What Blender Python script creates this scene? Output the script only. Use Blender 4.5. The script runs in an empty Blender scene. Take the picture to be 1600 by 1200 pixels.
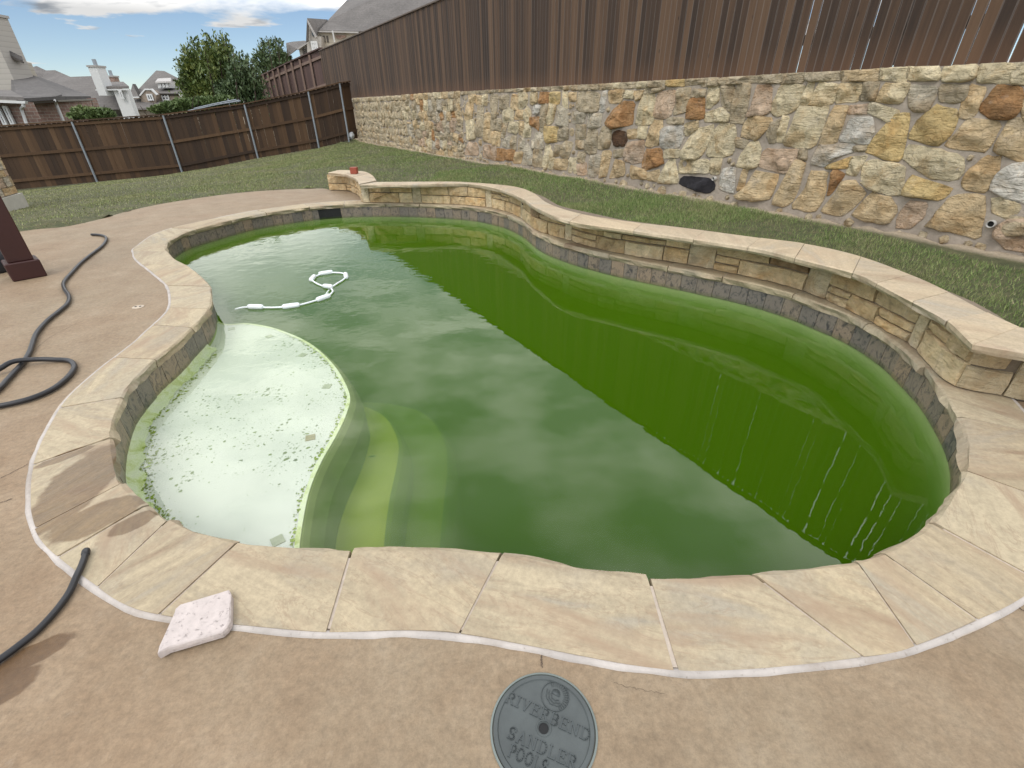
import bpy, bmesh, math, random
import numpy as np
from mathutils import Vector, Matrix, noise

random.seed(7)
rng = np.random.default_rng(7)
SC = bpy.context.scene
COL = SC.collection

# ------------------------------------------------------------------ camera
CAM_F = 733.0                       # focal length in pixels of a 1600 px wide frame
CAM_PITCH = math.atan(434.0 / 733.0)
CAM_ROLL = math.radians(-0.6)
CAM_POS = np.array([0.0, 0.0, 1.37])
_f = np.array([0, math.cos(CAM_PITCH), -math.sin(CAM_PITCH)])
_u0 = np.array([0, math.sin(CAM_PITCH), math.cos(CAM_PITCH)])
_r0 = np.array([1.0, 0, 0])
CAM_R = math.cos(CAM_ROLL) * _r0 + math.sin(CAM_ROLL) * _u0
CAM_U = -math.sin(CAM_ROLL) * _r0 + math.cos(CAM_ROLL) * _u0
cam_data = bpy.data.cameras.new("camera")
cam_data.sensor_width = 36.0
cam_data.lens = 36.0 * CAM_F / 1600.0
cam_data.clip_start = 0.05
cam_data.clip_end = 2000.0
cam = bpy.data.objects.new("camera", cam_data)
COL.objects.link(cam)
cam.matrix_world = Matrix((
    (CAM_R[0], CAM_U[0], -_f[0], CAM_POS[0]),
    (CAM_R[1], CAM_U[1], -_f[1], CAM_POS[1]),
    (CAM_R[2], CAM_U[2], -_f[2], CAM_POS[2]),
    (0, 0, 0, 1)))
SC.camera = cam

# ------------------------------------------------------------------ world, sun, exposure
SUN_ELEV, SUN_AZ = math.radians(52), math.radians(205)   # azimuth clockwise from +y: behind the camera, to its left
EXPOSURE = -0.40
SKY_STRENGTH = 0.15
world = bpy.data.worlds.new("World")
SC.world = world
world.use_nodes = True
wn, wl = world.node_tree.nodes, world.node_tree.links
wn.clear()
w_out = wn.new("ShaderNodeOutputWorld")
sky = wn.new("ShaderNodeTexSky")
sky.sky_type = 'NISHITA'
sky.sun_disc = False
sky.sun_elevation = SUN_ELEV
sky.sun_rotation = SUN_AZ
sky.air_density = 1.0
sky.dust_density = 0.15
sky.altitude = 2200.0
sky.ozone_density = 1.2
bg_sky = wn.new("ShaderNodeBackground")
bg_sky.inputs['Strength'].default_value = SKY_STRENGTH
wl.new(sky.outputs[0], bg_sky.inputs['Color'])
# clouds: a layer at a fixed height, looked up by direction
tc = wn.new("ShaderNodeTexCoord")
sep = wn.new("ShaderNodeSeparateXYZ")
wl.new(tc.outputs['Generated'], sep.inputs[0])
def wmath(op, a, b=None, clamp=False):
    n = wn.new("ShaderNodeMath"); n.operation = op; n.use_clamp = clamp
    for i, v in enumerate((a, b)):
        if v is None: continue
        if isinstance(v, (int, float)): n.inputs[i].default_value = v
        else: wl.new(v, n.inputs[i])
    return n.outputs[0]
zc = wmath('MAXIMUM', wmath('ADD', sep.outputs['Z'], 0.10), 0.06)
cmb = wn.new("ShaderNodeCombineXYZ")
wl.new(wmath('DIVIDE', sep.outputs['X'], zc), cmb.inputs[0])
wl.new(wmath('DIVIDE', sep.outputs['Y'], zc), cmb.inputs[1])
cmap = wn.new("ShaderNodeMapping")
cmap.inputs['Location'].default_value = (8.6, 0.3, 0.0)
cmap.inputs['Scale'].default_value = (0.55, 0.75, 1.0)
wl.new(cmb.outputs[0], cmap.inputs['Vector'])
cn = wn.new("ShaderNodeTexNoise")
cn.inputs['Scale'].default_value = 1.15
cn.inputs['Detail'].default_value = 9.0
cn.inputs['Roughness'].default_value = 0.56
cn.inputs['Distortion'].default_value = 0.25
wl.new(cmap.outputs[0], cn.inputs['Vector'])
ccov = wn.new("ShaderNodeMapRange")
ccov.inputs['From Max'].default_value = 0.60
wl.new(cn.outputs['Fac'], ccov.inputs['Value'])
chi = wn.new("ShaderNodeMapRange")        # and closer together: thin breaks near the horizon, almost closed overhead
chi.inputs['From Min'].default_value = 0.11; chi.inputs['From Max'].default_value = 0.18
chi.inputs['To Min'].default_value = 0.575; chi.inputs['To Max'].default_value = 0.30
wl.new(sep.outputs['Z'], chi.inputs['Value'])
wl.new(chi.outputs[0], ccov.inputs['From Min'])
cn2 = wn.new("ShaderNodeTexNoise")
cn2.inputs['Scale'].default_value = 5.2
cn2.inputs['Detail'].default_value = 8.0
wl.new(cmap.outputs[0], cn2.inputs['Vector'])
cramp = wn.new("ShaderNodeValToRGB")
cramp.color_ramp.elements[0].position = 0.42
cramp.color_ramp.elements[0].color = (0.36, 0.38, 0.41, 1)
cramp.color_ramp.elements[1].position = 0.60
cramp.color_ramp.elements[1].color = (1.0, 0.98, 0.95, 1)
cbank = wn.new("ShaderNodeMapRange"); cbank.interpolation_type = 'SMOOTHSTEP'     # a sunlit bank in the middle distance
cbank.inputs['From Min'].default_value = 0.42; cbank.inputs['From Max'].default_value = 0.20
cbank.inputs['To Min'].default_value = 0.0; cbank.inputs['To Max'].default_value = 0.13
wl.new(sep.outputs['Z'], cbank.inputs['Value'])
wl.new(wmath('ADD', cn2.outputs['Fac'], cbank.outputs[0]), cramp.inputs['Fac'])
bg_cloud = wn.new("ShaderNodeBackground")
cbr = wn.new("ShaderNodeMapRange")        # clouds overhead are far brighter than those near the horizon
cbr.inputs['From Min'].default_value = 0.12; cbr.inputs['From Max'].default_value = 0.19
cbr.inputs['To Min'].default_value = 1.05; cbr.inputs['To Max'].default_value = 3.7
wl.new(sep.outputs['Z'], cbr.inputs['Value'])
cbr2 = wn.new("ShaderNodeMapRange")       # brightest towards the zenith, where the sun stands behind them
cbr2.interpolation_type = 'SMOOTHSTEP'
cbr2.inputs['From Min'].default_value = 0.42; cbr2.inputs['From Max'].default_value = 0.75
cbr2.inputs['To Min'].default_value = 1.0; cbr2.inputs['To Max'].default_value = 1.75
wl.new(sep.outputs['Z'], cbr2.inputs['Value'])
wl.new(wmath('MULTIPLY', cbr.outputs[0], cbr2.outputs[0]), bg_cloud.inputs['Strength'])
wl.new(cramp.outputs['Color'], bg_cloud.inputs['Color'])
wmix = wn.new("ShaderNodeMixShader")
wl.new(wmath('MULTIPLY', ccov.outputs[0], 0.92), wmix.inputs['Fac'])
wl.new(bg_sky.outputs[0], wmix.inputs[1])
wl.new(bg_cloud.outputs[0], wmix.inputs[2])
wl.new(wmix.outputs[0], w_out.inputs['Surface'])

sun_data = bpy.data.lights.new("sun", 'SUN')
sun_data.energy = 1.7
sun_data.angle = math.radians(30)
sun_data.color = (1.0, 0.95, 0.88)
sun = bpy.data.objects.new("sun", sun_data)
COL.objects.link(sun)
_sd = Vector((math.sin(SUN_AZ) * math.cos(SUN_ELEV), math.cos(SUN_AZ) * math.cos(SUN_ELEV), math.sin(SUN_ELEV)))
sun.rotation_euler = _sd.to_track_quat('Z', 'Y').to_euler()
sun.location = (-6, -8, 20)

SC.view_settings.view_transform = 'Standard'
SC.view_settings.look = 'None'
SC.view_settings.exposure = EXPOSURE
SC.view_settings.gamma = 1.0
SC.view_settings.use_curve_mapping = False
SC.render.engine = 'CYCLES'
SC.cycles.use_denoising = True
SC.cycles.max_bounces = 10
SC.cycles.diffuse_bounces = 3
SC.cycles.glossy_bounces = 3
SC.cycles.transparent_max_bounces = 12
SC.cycles.volume_bounces = 2
SC.cycles.sample_clamp_indirect = 8.0

# ------------------------------------------------------------------ picking real points
def rays(p):
    p = np.atleast_2d(np.asarray(p, float))
    return _f[None] + ((p[:, 0] - 800) / CAM_F)[:, None] * CAM_R[None] + ((600 - p[:, 1]) / CAM_F)[:, None] * CAM_U[None]

def at(p, z=0.0):
    """points on the horizontal plane at height z"""
    d = rays(p)
    t = (z - CAM_POS[2]) / d[:, 2]
    return CAM_POS + t[:, None] * d

def far(p, dist):
    """points on the vertical plane y = dist"""
    d = rays(p)
    t = dist / d[:, 1]
    return CAM_POS + t[:, None] * d

def post_at(top, bot, h):
    """stand a post of height h: returns x, y, z of its foot"""
    a, b = rays([top, bot])
    ha, hb = np.linalg.norm(a[:2]), np.linalg.norm(b[:2])
    d = h / (a[2] / ha - b[2] / hb)
    v = (a[:2] / ha + b[:2] / hb) / 2
    return np.array([v[0] * d, v[1] * d, CAM_POS[2] + b[2] / hb * d])

# wall plane: the long retaining wall
WALL_M = np.array([0.59, 10.07])
WALL_D = np.array([-0.5175, 0.8557]); WALL_D /= np.linalg.norm(WALL_D)
WALL_N = np.array([-WALL_D[1], WALL_D[0]])         # towards the pool
WALL_BASE, WALL_TOP, FENCE_TOP = 0.235, 1.70, 3.50
def wtop(s): return float(np.interp(s, [-7.0, -3.0, 12.0], [1.650, 1.668, 1.715]))

def on_wall(p, off=0.0):
    d = rays(p)
    t = ((WALL_M + WALL_N * off - CAM_POS[:2]) @ WALL_N) / (d[:, :2] @ WALL_N)
    return CAM_POS + t[:, None] * d

def wall_s(P):
    return (np.atleast_2d(P)[:, :2] - WALL_M) @ WALL_D

def wall_pt(s, z, off=0.0):
    q = WALL_M + WALL_D * s + WALL_N * off
    return np.array([q[0], q[1], z])

# ------------------------------------------------------------------ building helpers
WLOC = {}

def link(o, parent=None):
    COL.objects.link(o)
    if parent is not None:
        o.parent = parent
    return o

def wloc(o):
    return WLOC.get(o.name, np.zeros(3)) if o is not None else np.zeros(3)

def tag(o, label=None, cat=None, group=None, kind=None):
    if label: o['label'] = label
    if cat: o['category'] = cat
    if group: o['group'] = group
    if kind: o['kind'] = kind
    return o

def thing(name, label, cat, loc=(0, 0, 0), group=None):
    o = bpy.data.objects.new(name, None)
    o.empty_display_size = 0.2
    COL.objects.link(o)
    o.location = loc
    WLOC[o.name] = np.array(loc, float)
    return tag(o, label, cat, group)

def mesh_data(name, verts, faces, mat, smooth=False):
    me = bpy.data.meshes.new(name)
    me.from_pydata([tuple(map(float, v)) for v in verts], [], [tuple(int(i) for i in f) for f in faces])
    me.update()
    if mat is not None: me.materials.append(mat)
    if smooth:
        me.polygons.foreach_set('use_smooth', [True] * len(me.polygons))
    return me

def mesh(name, verts, faces, mat, parent=None, smooth=False, color=None, fix=True):
    """a mesh object from world-space vertices"""
    off = wloc(parent)
    v = np.asarray(verts, float) - off
    me = mesh_data(name, v, faces, mat, smooth)
    if fix:
        bm = bmesh.new(); bm.from_mesh(me)
        bmesh.ops.recalc_face_normals(bm, faces=bm.faces)
        bm.to_mesh(me); bm.free()
    o = bpy.data.objects.new(name, me)
    link(o, parent)
    WLOC[o.name] = off if parent is not None else np.zeros(3)
    if parent is not None: pass
    if color is not None: o.color = (*color, 1)
    return o

class MB:
    """collects shapes into one mesh"""
    def __init__(self): self.v, self.f = [], []
    def add(self, v, f):
        n = len(self.v)
        self.v += [tuple(map(float, q)) for q in v]
        self.f += [tuple(i + n for i in g) for g in f]
        return self
    def box(self, c, ax, ay, az):
        """centre and three half-axis vectors"""
        c, ax, ay, az = (np.asarray(q, float) for q in (c, ax, ay, az))
        v = [c + sx * ax + sy * ay + sz * az for sz in (-1, 1) for sy in (-1, 1) for sx in (-1, 1)]
        return self.add(v, [(0, 2, 3, 1), (4, 5, 7, 6), (0, 1, 5, 4), (2, 6, 7, 3), (0, 4, 6, 2), (1, 3, 7, 5)])
    def beam(self, a, b, w, h, up=(0, 0, 1)):
        a, b, up = (np.asarray(q, float) for q in (a, b, up))
        d = b - a; L = np.linalg.norm(d); d /= L
        s = np.cross(d, up); s /= np.linalg.norm(s)
        u = np.cross(s, d)
        return self.box((a + b) / 2, d * L / 2, s * w / 2, u * h / 2)
    def prism(self, poly, ext):
        """closed polygon (3-D points) extruded by the vector ext"""
        p = np.asarray(poly, float); e = np.asarray(ext, float); n = len(p)
        v = list(p) + list(p + e)
        f = [tuple(range(n))[::-1], tuple(range(n, 2 * n))] + [(i, (i + 1) % n, n + (i + 1) % n, n + i) for i in range(n)]
        return self.add(v, f)
    def tube(self, pts, r, seg=8, caps=True):
        p = np.asarray(pts, float); n = len(p)
        rr = np.full(n, r) if np.isscalar(r) else np.asarray(r)
        T = np.gradient(p, axis=0); T /= np.linalg.norm(T, axis=1)[:, None] + 1e-12
        ref = np.array([0, 0, 1.0]) if abs(T[0][2]) < 0.9 else np.array([1.0, 0, 0])
        A = np.cross(T[0], ref); A /= np.linalg.norm(A)
        v = []
        for i in range(n):
            A = A - T[i] * (A @ T[i]); A /= np.linalg.norm(A)
            B = np.cross(T[i], A)
            for k in range(seg):
                a = 2 * math.pi * k / seg
                v.append(p[i] + rr[i] * (math.cos(a) * A + math.sin(a) * B))
        f = [(i * seg + k, i * seg + (k + 1) % seg, (i + 1) * seg + (k + 1) % seg, (i + 1) * seg + k) for i in range(n - 1) for k in range(seg)]
        if caps:
            f += [tuple(range(seg))[::-1], tuple((n - 1) * seg + k for k in range(seg))]
        return self.add(v, f)
    def build(self, name, mat, parent=None, smooth=False, color=None, fix=True):
        return mesh(name, self.v, self.f, mat, parent, smooth, color, fix)

def bevel(o, w, seg=1):
    me = o.data
    bm = bmesh.new(); bm.from_mesh(me)
    es = [e for e in bm.edges if len(e.link_faces) == 2 and e.calc_face_angle(0) > 0.6]
    bmesh.ops.bevel(bm, geom=es, offset=w, segments=seg, affect='EDGES', clamp_overlap=True)
    bm.to_mesh(me); bm.free()
    return o

def cr(P, n, closed=False):
    """Catmull-Rom resampling by arc length to n points"""
    P = np.asarray(P, float)
    if closed: Q = np.vstack([P[-1], P, P[0], P[1]])
    else: Q = np.vstack([2 * P[0] - P[1], P, 2 * P[-1] - P[-2]])
    out = []
    for i in range(1, len(Q) - 2):
        p0, p1, p2, p3 = Q[i - 1:i + 3]
        for t in np.linspace(0, 1, 12, endpoint=False):
            out.append(0.5 * (2 * p1 + (p2 - p0) * t + (2 * p0 - 5 * p1 + 4 * p2 - p3) * t * t + (3 * p1 - p0 - 3 * p2 + p3) * t ** 3))
    if not closed: out.append(Q[-2])
    else: out.append(out[0])
    out = np.array(out)
    s = np.r_[0, np.cumsum(np.linalg.norm(np.diff(out, axis=0), axis=1))]
    t = np.linspace(0, s[-1], n + (1 if closed else 0))
    R = np.stack([np.interp(t, s, out[:, k]) for k in range(out.shape[1])], 1)
    return R[:-1] if closed else R

class Path:
    """a plan curve with position and left normal by arc length"""
    def __init__(self, P, n=400, smooth=0, closed=False):
        self.P = cr(np.asarray(P)[:, :2], n, closed)
        self.closed = closed
        for _ in range(smooth):
            Q = self.P.copy()
            if closed: Q = 0.5 * self.P + 0.25 * (np.roll(self.P, 1, 0) + np.roll(self.P, -1, 0))
            else: Q[1:-1] = 0.5 * self.P[1:-1] + 0.25 * (self.P[:-2] + self.P[2:])
            self.P = Q
        Pc = np.vstack([self.P, self.P[:1]]) if closed else self.P
        self.Pc = Pc
        self.s = np.r_[0, np.cumsum(np.linalg.norm(np.diff(Pc, axis=0), axis=1))]
        self.L = self.s[-1]
        if closed: T = np.roll(self.P, -1, 0) - np.roll(self.P, 1, 0)
        else: T = np.gradient(self.P, axis=0)
        T /= np.linalg.norm(T, axis=1)[:, None]
        N = np.stack([-T[:, 1], T[:, 0]], 1)
        self.Nc = np.vstack([N, N[:1]]) if closed else N
    def pos(self, s):
        s = np.atleast_1d(s) % self.L if self.closed else np.clip(np.atleast_1d(s), 0, self.L)
        return np.stack([np.interp(s, self.s, self.Pc[:, k]) for k in (0, 1)], 1)
    def nor(self, s):
        s = np.atleast_1d(s) % self.L if self.closed else np.clip(np.atleast_1d(s), 0, self.L)
        n = np.stack([np.interp(s, self.s, self.Nc[:, k]) for k in (0, 1)], 1)
        return n / np.linalg.norm(n, axis=1)[:, None]
    def off(self, s, d):
        return self.pos(s) + self.nor(s) * np.asarray(d).reshape(-1, 1)
    def find(self, q):
        return self.s[np.argmin(np.linalg.norm(self.Pc - np.asarray(q)[:2], axis=1))]

def xyz(P2, z):
    P2 = np.atleast_2d(P2)
    return np.c_[P2, np.full(len(P2), z)] if np.isscalar(z) else np.c_[P2, z]

def inside(poly, pts):
    poly = np.asarray(poly)[:, :2]; pts = np.asarray(pts)
    x, y = pts[:, 0], pts[:, 1]
    r = np.zeros(len(pts), bool)
    j = len(poly) - 1
    for i in range(len(poly)):
        xi, yi = poly[i]; xj, yj = poly[j]
        c = ((yi > y) != (yj > y)) & (x < (xj - xi) * (y - yi) / (yj - yi + 1e-15) + xi)
        r ^= c
        j = i
    return r

# ------------------------------------------------------------------ materials
class NT:
    def __init__(self, name, rough=0.85):
        self.m = bpy.data.materials.new(name)
        self.m.use_nodes = True
        self.n, self.l = self.m.node_tree.nodes, self.m.node_tree.links
        self.n.clear()
        self.out = self.n.new("ShaderNodeOutputMaterial")
        self.b = self.n.new("ShaderNodeBsdfPrincipled")
        self.b.inputs['Roughness'].default_value = rough
        self.l.new(self.b.outputs[0], self.out.inputs['Surface'])
    def put(self, node, sock, v):
        i = node.inputs[sock]
        if hasattr(v, 'is_output'): self.l.new(v, i)
        elif isinstance(v, tuple) and len(v) == 3 and i.type == 'RGBA': i.default_value = (*v, 1)
        else: i.default_value = v
    def coord(self, kind='Object', scale=(1, 1, 1), rot=None, loc=None):
        t = self.n.new("ShaderNodeTexCoord") if kind != 'Position' else self.n.new("ShaderNodeNewGeometry")
        m = self.n.new("ShaderNodeMapping")
        self.l.new(t.outputs[kind], m.inputs['Vector'])
        m.inputs['Scale'].default_value = scale
        if rot is not None: self.put(m, 'Rotation', rot)
        if loc is not None: self.put(m, 'Location', loc)
        return m.outputs[0]
    def noise(self, vec, scale=5, detail=4, rough=0.55, dist=0.0, out='Fac'):
        t = self.n.new("ShaderNodeTexNoise")
        self.l.new(vec, t.inputs['Vector'])
        for k, v in (('Scale', scale), ('Detail', detail), ('Roughness', rough), ('Distortion', dist)): self.put(t, k, v)
        return t.outputs[out]
    def voronoi(self, vec, scale=5, feature='F1', out='Distance', rnd=1.0):
        t = self.n.new("ShaderNodeTexVoronoi"); t.feature = feature
        self.l.new(vec, t.inputs['Vector'])
        self.put(t, 'Scale', scale); self.put(t, 'Randomness', rnd)
        return t.outputs[out]
    def wave(self, vec, scale=2, dist=6, detail=3, dscale=1.5):
        t = self.n.new("ShaderNodeTexWave")
        self.l.new(vec, t.inputs['Vector'])
        for k, v in (('Scale', scale), ('Distortion', dist), ('Detail', detail), ('Detail Scale', dscale)): self.put(t, k, v)
        return t.outputs['Fac']
    def ramp(self, fac, stops):
        t = self.n.new("ShaderNodeValToRGB")
        self.l.new(fac, t.inputs['Fac'])
        e = t.color_ramp.elements
        while len(e) < len(stops): e.new(0.5)
        for k, (p, c) in enumerate(stops):
            e[k].position = p
            e[k].color = (c, c, c, 1) if isinstance(c, (int, float)) else (*c, 1)
        return t.outputs['Color']
    def mix(self, fac, a, b, mode='MIX'):
        t = self.n.new("ShaderNodeMix"); t.data_type = 'RGBA'; t.blend_type = mode
        for i, v in ((0, fac), (6, a), (7, b)):
            if hasattr(v, 'is_output'): self.l.new(v, t.inputs[i])
            elif i == 0: t.inputs[i].default_value = v
            else: t.inputs[i].default_value = (*v, 1) if isinstance(v, tuple) else (v, v, v, 1)
        return t.outputs[2]
    def math(self, op, a, b=0.0, c=None, clamp=False):
        t = self.n.new("ShaderNodeMath"); t.operation = op; t.use_clamp = clamp
        for i, v in enumerate((a, b, c)):
            if v is None: continue
            if hasattr(v, 'is_output'): self.l.new(v, t.inputs[i])
            else: t.inputs[i].default_value = v
        return t.outputs[0]
    def info(self, out): 
        t = self.n.new("ShaderNodeObjectInfo"); return t.outputs[out]
    def bump(self, h, strength=0.5, dist=0.02, normal=None):
        t = self.n.new("ShaderNodeBump")
        self.l.new(h, t.inputs['Height'])
        t.inputs['Strength'].default_value = strength
        t.inputs['Distance'].default_value = dist
        if normal is not None: self.l.new(normal, t.inputs['Normal'])
        return t.outputs[0]
    def color(self, c): self.put(self.b, 'Base Color', c)
    def rough(self, r): self.put(self.b, 'Roughness', r)
    def normal(self, n): self.l.new(n, self.b.inputs['Normal'])

def plain(name, c, rough=0.6, var=0.12, scale=8, metal=0.0, bump=0.0, coord='Object'):
    m = NT(name, rough)
    v = m.coord(coord)
    n = m.noise(v, scale, 5, 0.6)
    m.color(m.mix(1.0, c, m.ramp(n, [(0.25, 1 - var), (0.75, 1 + var)]), 'MULTIPLY'))
    m.b.inputs['Metallic'].default_value = metal
    if bump: m.normal(m.bump(m.noise(v, scale * 4, 4), 0.4, bump))
    return m.m

def mat_deck():
    m = NT("stamped_concrete", 0.78)
    v = m.coord('Position')
    big = m.noise(v, 0.55, 5, 0.6, 0.4)
    mid = m.noise(v, 3.2, 10, 0.74, 0.15)
    fine = m.noise(v, 42, 8, 0.85)
    c = m.ramp(mid, [(0.30, (0.235, 0.168, 0.102)), (0.45, (0.288, 0.214, 0.134)), (0.55, (0.312, 0.238, 0.153)), (0.70, (0.370, 0.295, 0.200))])
    c = m.mix(m.ramp(big, [(0.40, 0.0), (0.62, 0.8)]), c, m.mix(1.0, c, (1.04, 0.95, 0.90), 'MULTIPLY'))
    c = m.mix(1.0, c, m.ramp(fine, [(0.34, 0.62), (0.66, 1.06)]), 'MULTIPLY')
    pale = m.ramp(m.noise(v, 14, 10, 0.82, 0.3), [(0.58, 0.0), (0.72, 0.45)])
    c = m.mix(pale, c, (0.38, 0.31, 0.228))
    dark = m.ramp(m.noise(v, 1.7, 8, 0.7, 0.2), [(0.58, 0.0), (0.72, 0.28)])
    c = m.mix(dark, c, (0.185, 0.128, 0.088))
    m.color(c)
    h = m.math('ADD', m.math('MULTIPLY', m.noise(v, 6, 9, 0.66, 0.2), 1.0), m.math('MULTIPLY', fine, 0.22))
    m.normal(m.bump(h, 0.5, 0.02))
    m.rough(m.ramp(big, [(0.3, 0.62), (0.7, 0.85)]))
    return m

def mat_flag(name, base, vein, gray, strong=1.0, wet=None):
    """cleft sandstone slab: veins run in a direction of each slab's own"""
    m = NT(name, 0.7)
    rnd = m.info('Random')
    loc = m.n.new("ShaderNodeCombineXYZ")
    m.put(loc, 0, m.math('MULTIPLY', rnd, 37.0)); m.put(loc, 1, m.math('MULTIPLY', rnd, 91.0))
    rot = m.n.new("ShaderNodeCombineXYZ")
    m.put(rot, 2, m.math('MULTIPLY', m.info('Color') if False else rnd, 5.2))
    v = m.coord('Position', rot=rot.outputs[0], loc=loc.outputs[0])
    mp = m.n.new("ShaderNodeMapping"); m.l.new(v, mp.inputs['Vector']); mp.inputs['Scale'].default_value = (1.0, 4.2, 1.0)
    vs = mp.outputs[0]
    streak = m.noise(vs, 0.85, 9, 0.60, 0.9)
    c = m.ramp(streak, [(0.32, vein), (0.42, base), (0.52, tuple(min(1, q * 1.18) for q in base)), (0.58, base), (0.66, gray)])
    blot = m.noise(v, 1.8, 7, 0.65, 0.4)
    c = m.mix(m.ramp(blot, [(0.50, 0.0), (0.64, 0.75 * strong)]), c, gray)
    line = m.ramp(m.noise(vs, 1.6, 5, 0.65, 1.2), [(0.485, 0.0), (0.5, 0.45 * strong), (0.515, 0.0)])
    c = m.mix(line, c, vein)
    c = m.mix(1.0, c, m.ramp(m.noise(v, 45, 7, 0.8), [(0.32, 0.80), (0.68, 1.18)]), 'MULTIPLY')
    tone = m.ramp(m.math('FRACT', m.math('MULTIPLY', rnd, 17.3)), [(0.0, (0.92, 0.88, 0.84)), (0.5, (1.0, 1.0, 1.0)), (1.0, (1.06, 1.03, 0.98))])
    c = m.mix(1.0, c, tone, 'MULTIPLY')
    pk = m.ramp(m.noise(vs, 1.3, 8, 0.68, 0.6), [(0.50, 0.0), (0.66, 0.75 * strong)])
    c = m.mix(pk, c, m.mix(1.0, vein, (1.12, 1.08, 1.08), 'MULTIPLY'))
    m.color(c)
    h = m.math('ADD', streak, m.math('MULTIPLY', m.noise(v, 24, 6, 0.7), 0.25))
    m.normal(m.bump(h, 0.45, 0.016))
    return m

def mat_rock(name, bscale=1.0, stain=0.5, bumpd=0.05, patch=0.25):
    """split rock whose own colour is given per stone"""
    m = NT(name, 0.88)
    rnd = m.info('Random')
    loc = m.n.new("ShaderNodeCombineXYZ")
    m.put(loc, 0, m.math('MULTIPLY', rnd, 53.0)); m.put(loc, 2, m.math('MULTIPLY', rnd, 29.0))
    v = m.coord('Position', loc=loc.outputs[0])
    n1 = m.noise(v, 5.5 * bscale, 7, 0.65, 0.9)
    n2 = m.noise(v, 13 * bscale, 6, 0.7, 0.4)
    c = m.mix(1.0, m.info('Color'), m.ramp(n1, [(0.28, 0.56), (0.43, 0.92), (0.57, 1.10), (0.72, 1.42)]), 'MULTIPLY')
    n0 = m.noise(v, 3.0 * bscale, 5, 0.6, 0.8)
    c = m.mix(m.ramp(n0, [(0.50, 0.0), (0.66, 0.55)]), c, m.mix(1.0, c, (0.74, 0.56, 0.36), 'MULTIPLY'))
    c = m.mix(m.ramp(n0, [(0.30, 0.5), (0.44, 0.0)]), c, m.mix(0.5, c, (0.62, 0.58, 0.49)))
    c = m.mix(m.ramp(n2, [(0.56, 0.0), (0.72, stain)]), c, m.mix(1.0, c, (0.78, 0.60, 0.40), 'MULTIPLY'))
    pn = m.ramp(m.noise(v, 4.2 * bscale, 4, 0.5, 0.6), [(0.66, 0.0), (0.69, 1.0)])
    c = m.mix(m.math('MULTIPLY', pn, patch), c, (0.16, 0.085, 0.035))
    wp = m.ramp(m.noise(v, 8 * bscale, 6, 0.7), [(0.60, 0.0), (0.78, 0.35)])
    c = m.mix(wp, c, (0.62, 0.58, 0.50))
    m.color(c)
    # cleft layers running across the stone at an angle of its own
    rot = m.n.new("ShaderNodeCombineXYZ"); m.put(rot, 0, m.math('MULTIPLY', rnd, 40.0)); m.put(rot, 1, m.math('MULTIPLY', rnd, 23.0))
    lm = m.n.new("ShaderNodeMapping"); m.l.new(v, lm.inputs['Vector']); m.l.new(rot.outputs[0], lm.inputs['Rotation']); lm.inputs['Scale'].default_value = (1.0, 1.0, 4.5)
    lay = m.noise(lm.outputs[0], 4.0 * bscale, 6, 0.62, 1.2)
    cre = m.math('ABSOLUTE', m.math('SUBTRACT', m.noise(v, 6.5 * bscale, 5, 0.6, 1.0), 0.5))
    h = m.math('ADD', m.math('MULTIPLY', n1, 0.9), m.math('ADD', m.math('MULTIPLY', n2, 0.55), m.math('MULTIPLY', m.noise(v, 70, 4, 0.7), 0.10)))
    h = m.math('ADD', h, m.math('ADD', m.math('MULTIPLY', lay, 0.9), m.math('MULTIPLY', m.math('MINIMUM', cre, 0.06), 1.8)))
    m.normal(m.bump(h, 1.0, bumpd))
    return m.m

def mat_mortar(name, c, scale=18, bd=0.02):
    m = NT(name, 0.95)
    v = m.coord('Position')
    n = m.noise(v, 3, 6, 0.7); f = m.noise(v, scale, 6, 0.75)
    col = m.mix(1.0, c, m.ramp(n, [(0.3, 0.78), (0.7, 1.15)]), 'MULTIPLY')
    col = m.mix(1.0, col, m.ramp(f, [(0.3, 0.85), (0.7, 1.12)]), 'MULTIPLY')
    m.color(col); m.normal(m.bump(f, 0.7, bd))
    return m.m

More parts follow.
